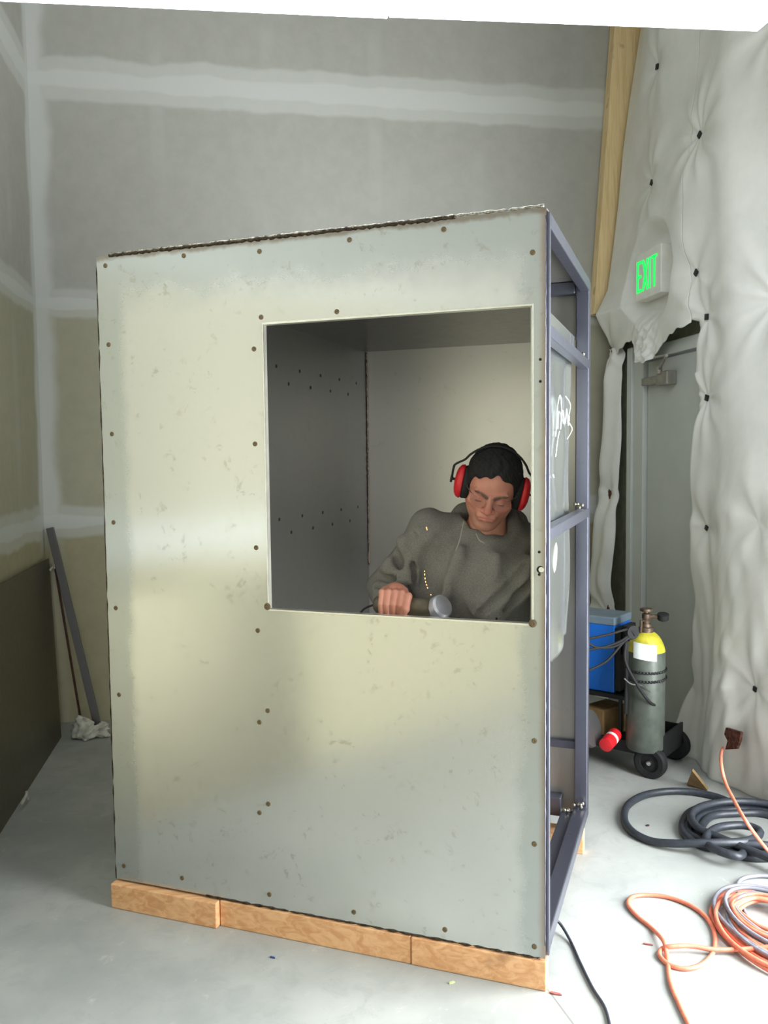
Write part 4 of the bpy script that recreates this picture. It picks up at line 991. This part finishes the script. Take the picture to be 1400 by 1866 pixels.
# single orange loop reaching to the bottom edge
pts = F([(1262, 1880), (1238, 1830), (1222, 1790), (1216, 1745), (1210, 1716), (1190, 1693), (1160, 1668), (1145, 1648), (1154, 1634), (1185, 1631), (1222, 1636), (1262, 1652), (1290, 1675), (1303, 1705), (1300, 1735), (1280, 1757), (1250, 1765), (1220, 1758), (1203, 1742), (1206, 1730), (1222, 1725), (1260, 1724), (1300, 1730), (1350, 1730), (1400, 1726), (1450, 1722)],
        [.007]*4+[.02]+[.007]*8+[.007]*5+[.008]*2+[.022, .022, .016, .016, .03, .05])
cord('extension_cord', pts, .0070, M['orange'], 'orange extension cord making one open loop on the floor')
def coil(name, cx, cy, specs, r_, mat, label, seed, z0):
    rg_ = np.random.RandomState(seed); c = fl(cx, cy); pts = []
    for j, (A_, B_, dx, dy, an) in enumerate(specs):
        for i in range(10):
            a = 2*math.pi*i/10+an; jit = rg_.uniform(-.006, .006, 2)
            pts.append(np.array([c[0]+dx+A_*math.cos(a)+jit[0], c[1]+dy+B_*math.sin(a)+jit[1], z0+(.014*(j//3))+.004*rg_.rand()]))
    return cord(name, pts, r_, mat, label, k=6)
coil('coiled_cord', 1420, 1705, [(.20, .27, .02, -.02, 0), (.185, .25, .03, 0.0, 0), (.17, .235, .02, .02, 0), (.19, .24, .0, -.03, 0), (.155, .21, .03, .0, 0), (.14, .20, .02, -.04, 0), (.12, .15, .01, .03, 0), (.085, .10, .0, .05, 0), (.10, .12, 0, .04, 0)], .0068, M['orange'], 'tangled coil of orange cord at the right edge of the floor', 1, .008)
coil('coiled_cord', 1420, 1700, [(.175, .24, .015, .01, 0), (.165, .22, .01, -.03, 0), (.15, .20, .02, .0, 0), (.13, .19, .0, .02, 0), (.11, .14, .01, .03, 0)], .0066, M['greycord'], 'grey cord coiled in among the orange coil', 2, .022)
cord('grey_cord', F([(1372, 1690), (1358, 1662), (1347, 1638), (1343, 1617), (1352, 1602), (1378, 1596), (1410, 1597), (1450, 1602)], .010), .0066, M['greycord'], 'grey cord making a small loop between the black hose and the orange coil')
cord('power_cord', [px(985, 1662, 2.62), fl(1003, 1672, .055), fl(1020, 1682, .03), fl(1040, 1715, .006), fl(1058, 1755, .005), fl(1080, 1800, .005), fl(1102, 1835, .005), fl(1112, 1870, .005), fl(1116, 1890, .005)], .0045, M['hose'], 'thin dark power cord running out from under the booth rail')
# small litter
def scrapo(x, y, L_, W_, an, mat, label):
    P = fl(x, y, .0); mb = MB(); R = Matrix.Translation(Vector(P)) @ Matrix.Rotation(an, 4, 'Z')
    mb.prism([R @ Vector((-L_/2, -W_*.3, .001)), R @ Vector((-L_*.1, -W_/2, .001)), R @ Vector((L_/2, -W_*.1, .001)), R @ Vector((L_*.3, W_/2, .001)), R @ Vector((-L_*.4, W_*.4, .001))], (0, 0, .003))
    tag(mb.build('floor_scrap', mat), label, 'scrap')
M['redscrap'] = simple('faded_red_tape', (150, 84, 80), .7); M['bluescrap'] = simple('blue_plastic_bit', (40, 70, 130), .6); M['lime'] = simple('pale_yellow_bit', (190, 200, 140), .7)
scrapo(1013, 1812, .035, .010, -.6, M['redscrap'], 'faded red sliver on the floor by the booth corner'); scrapo(1181, 1722, .030, .006, -.5, M['redscrap'], 'small reddish sliver left of the orange loop')
scrapo(497, 1746, .018, .006, -.6, M['bluescrap'], 'tiny blue chip on the floor in front of the booth'); scrapo(824, 1792, .018, .008, .2, M['lime'], 'tiny pale yellow chip in front of the right timber')
scrapo(1181, 1505, .016, .012, .3, M['hole'], 'small dry brown leaf inside the loop of black hose')
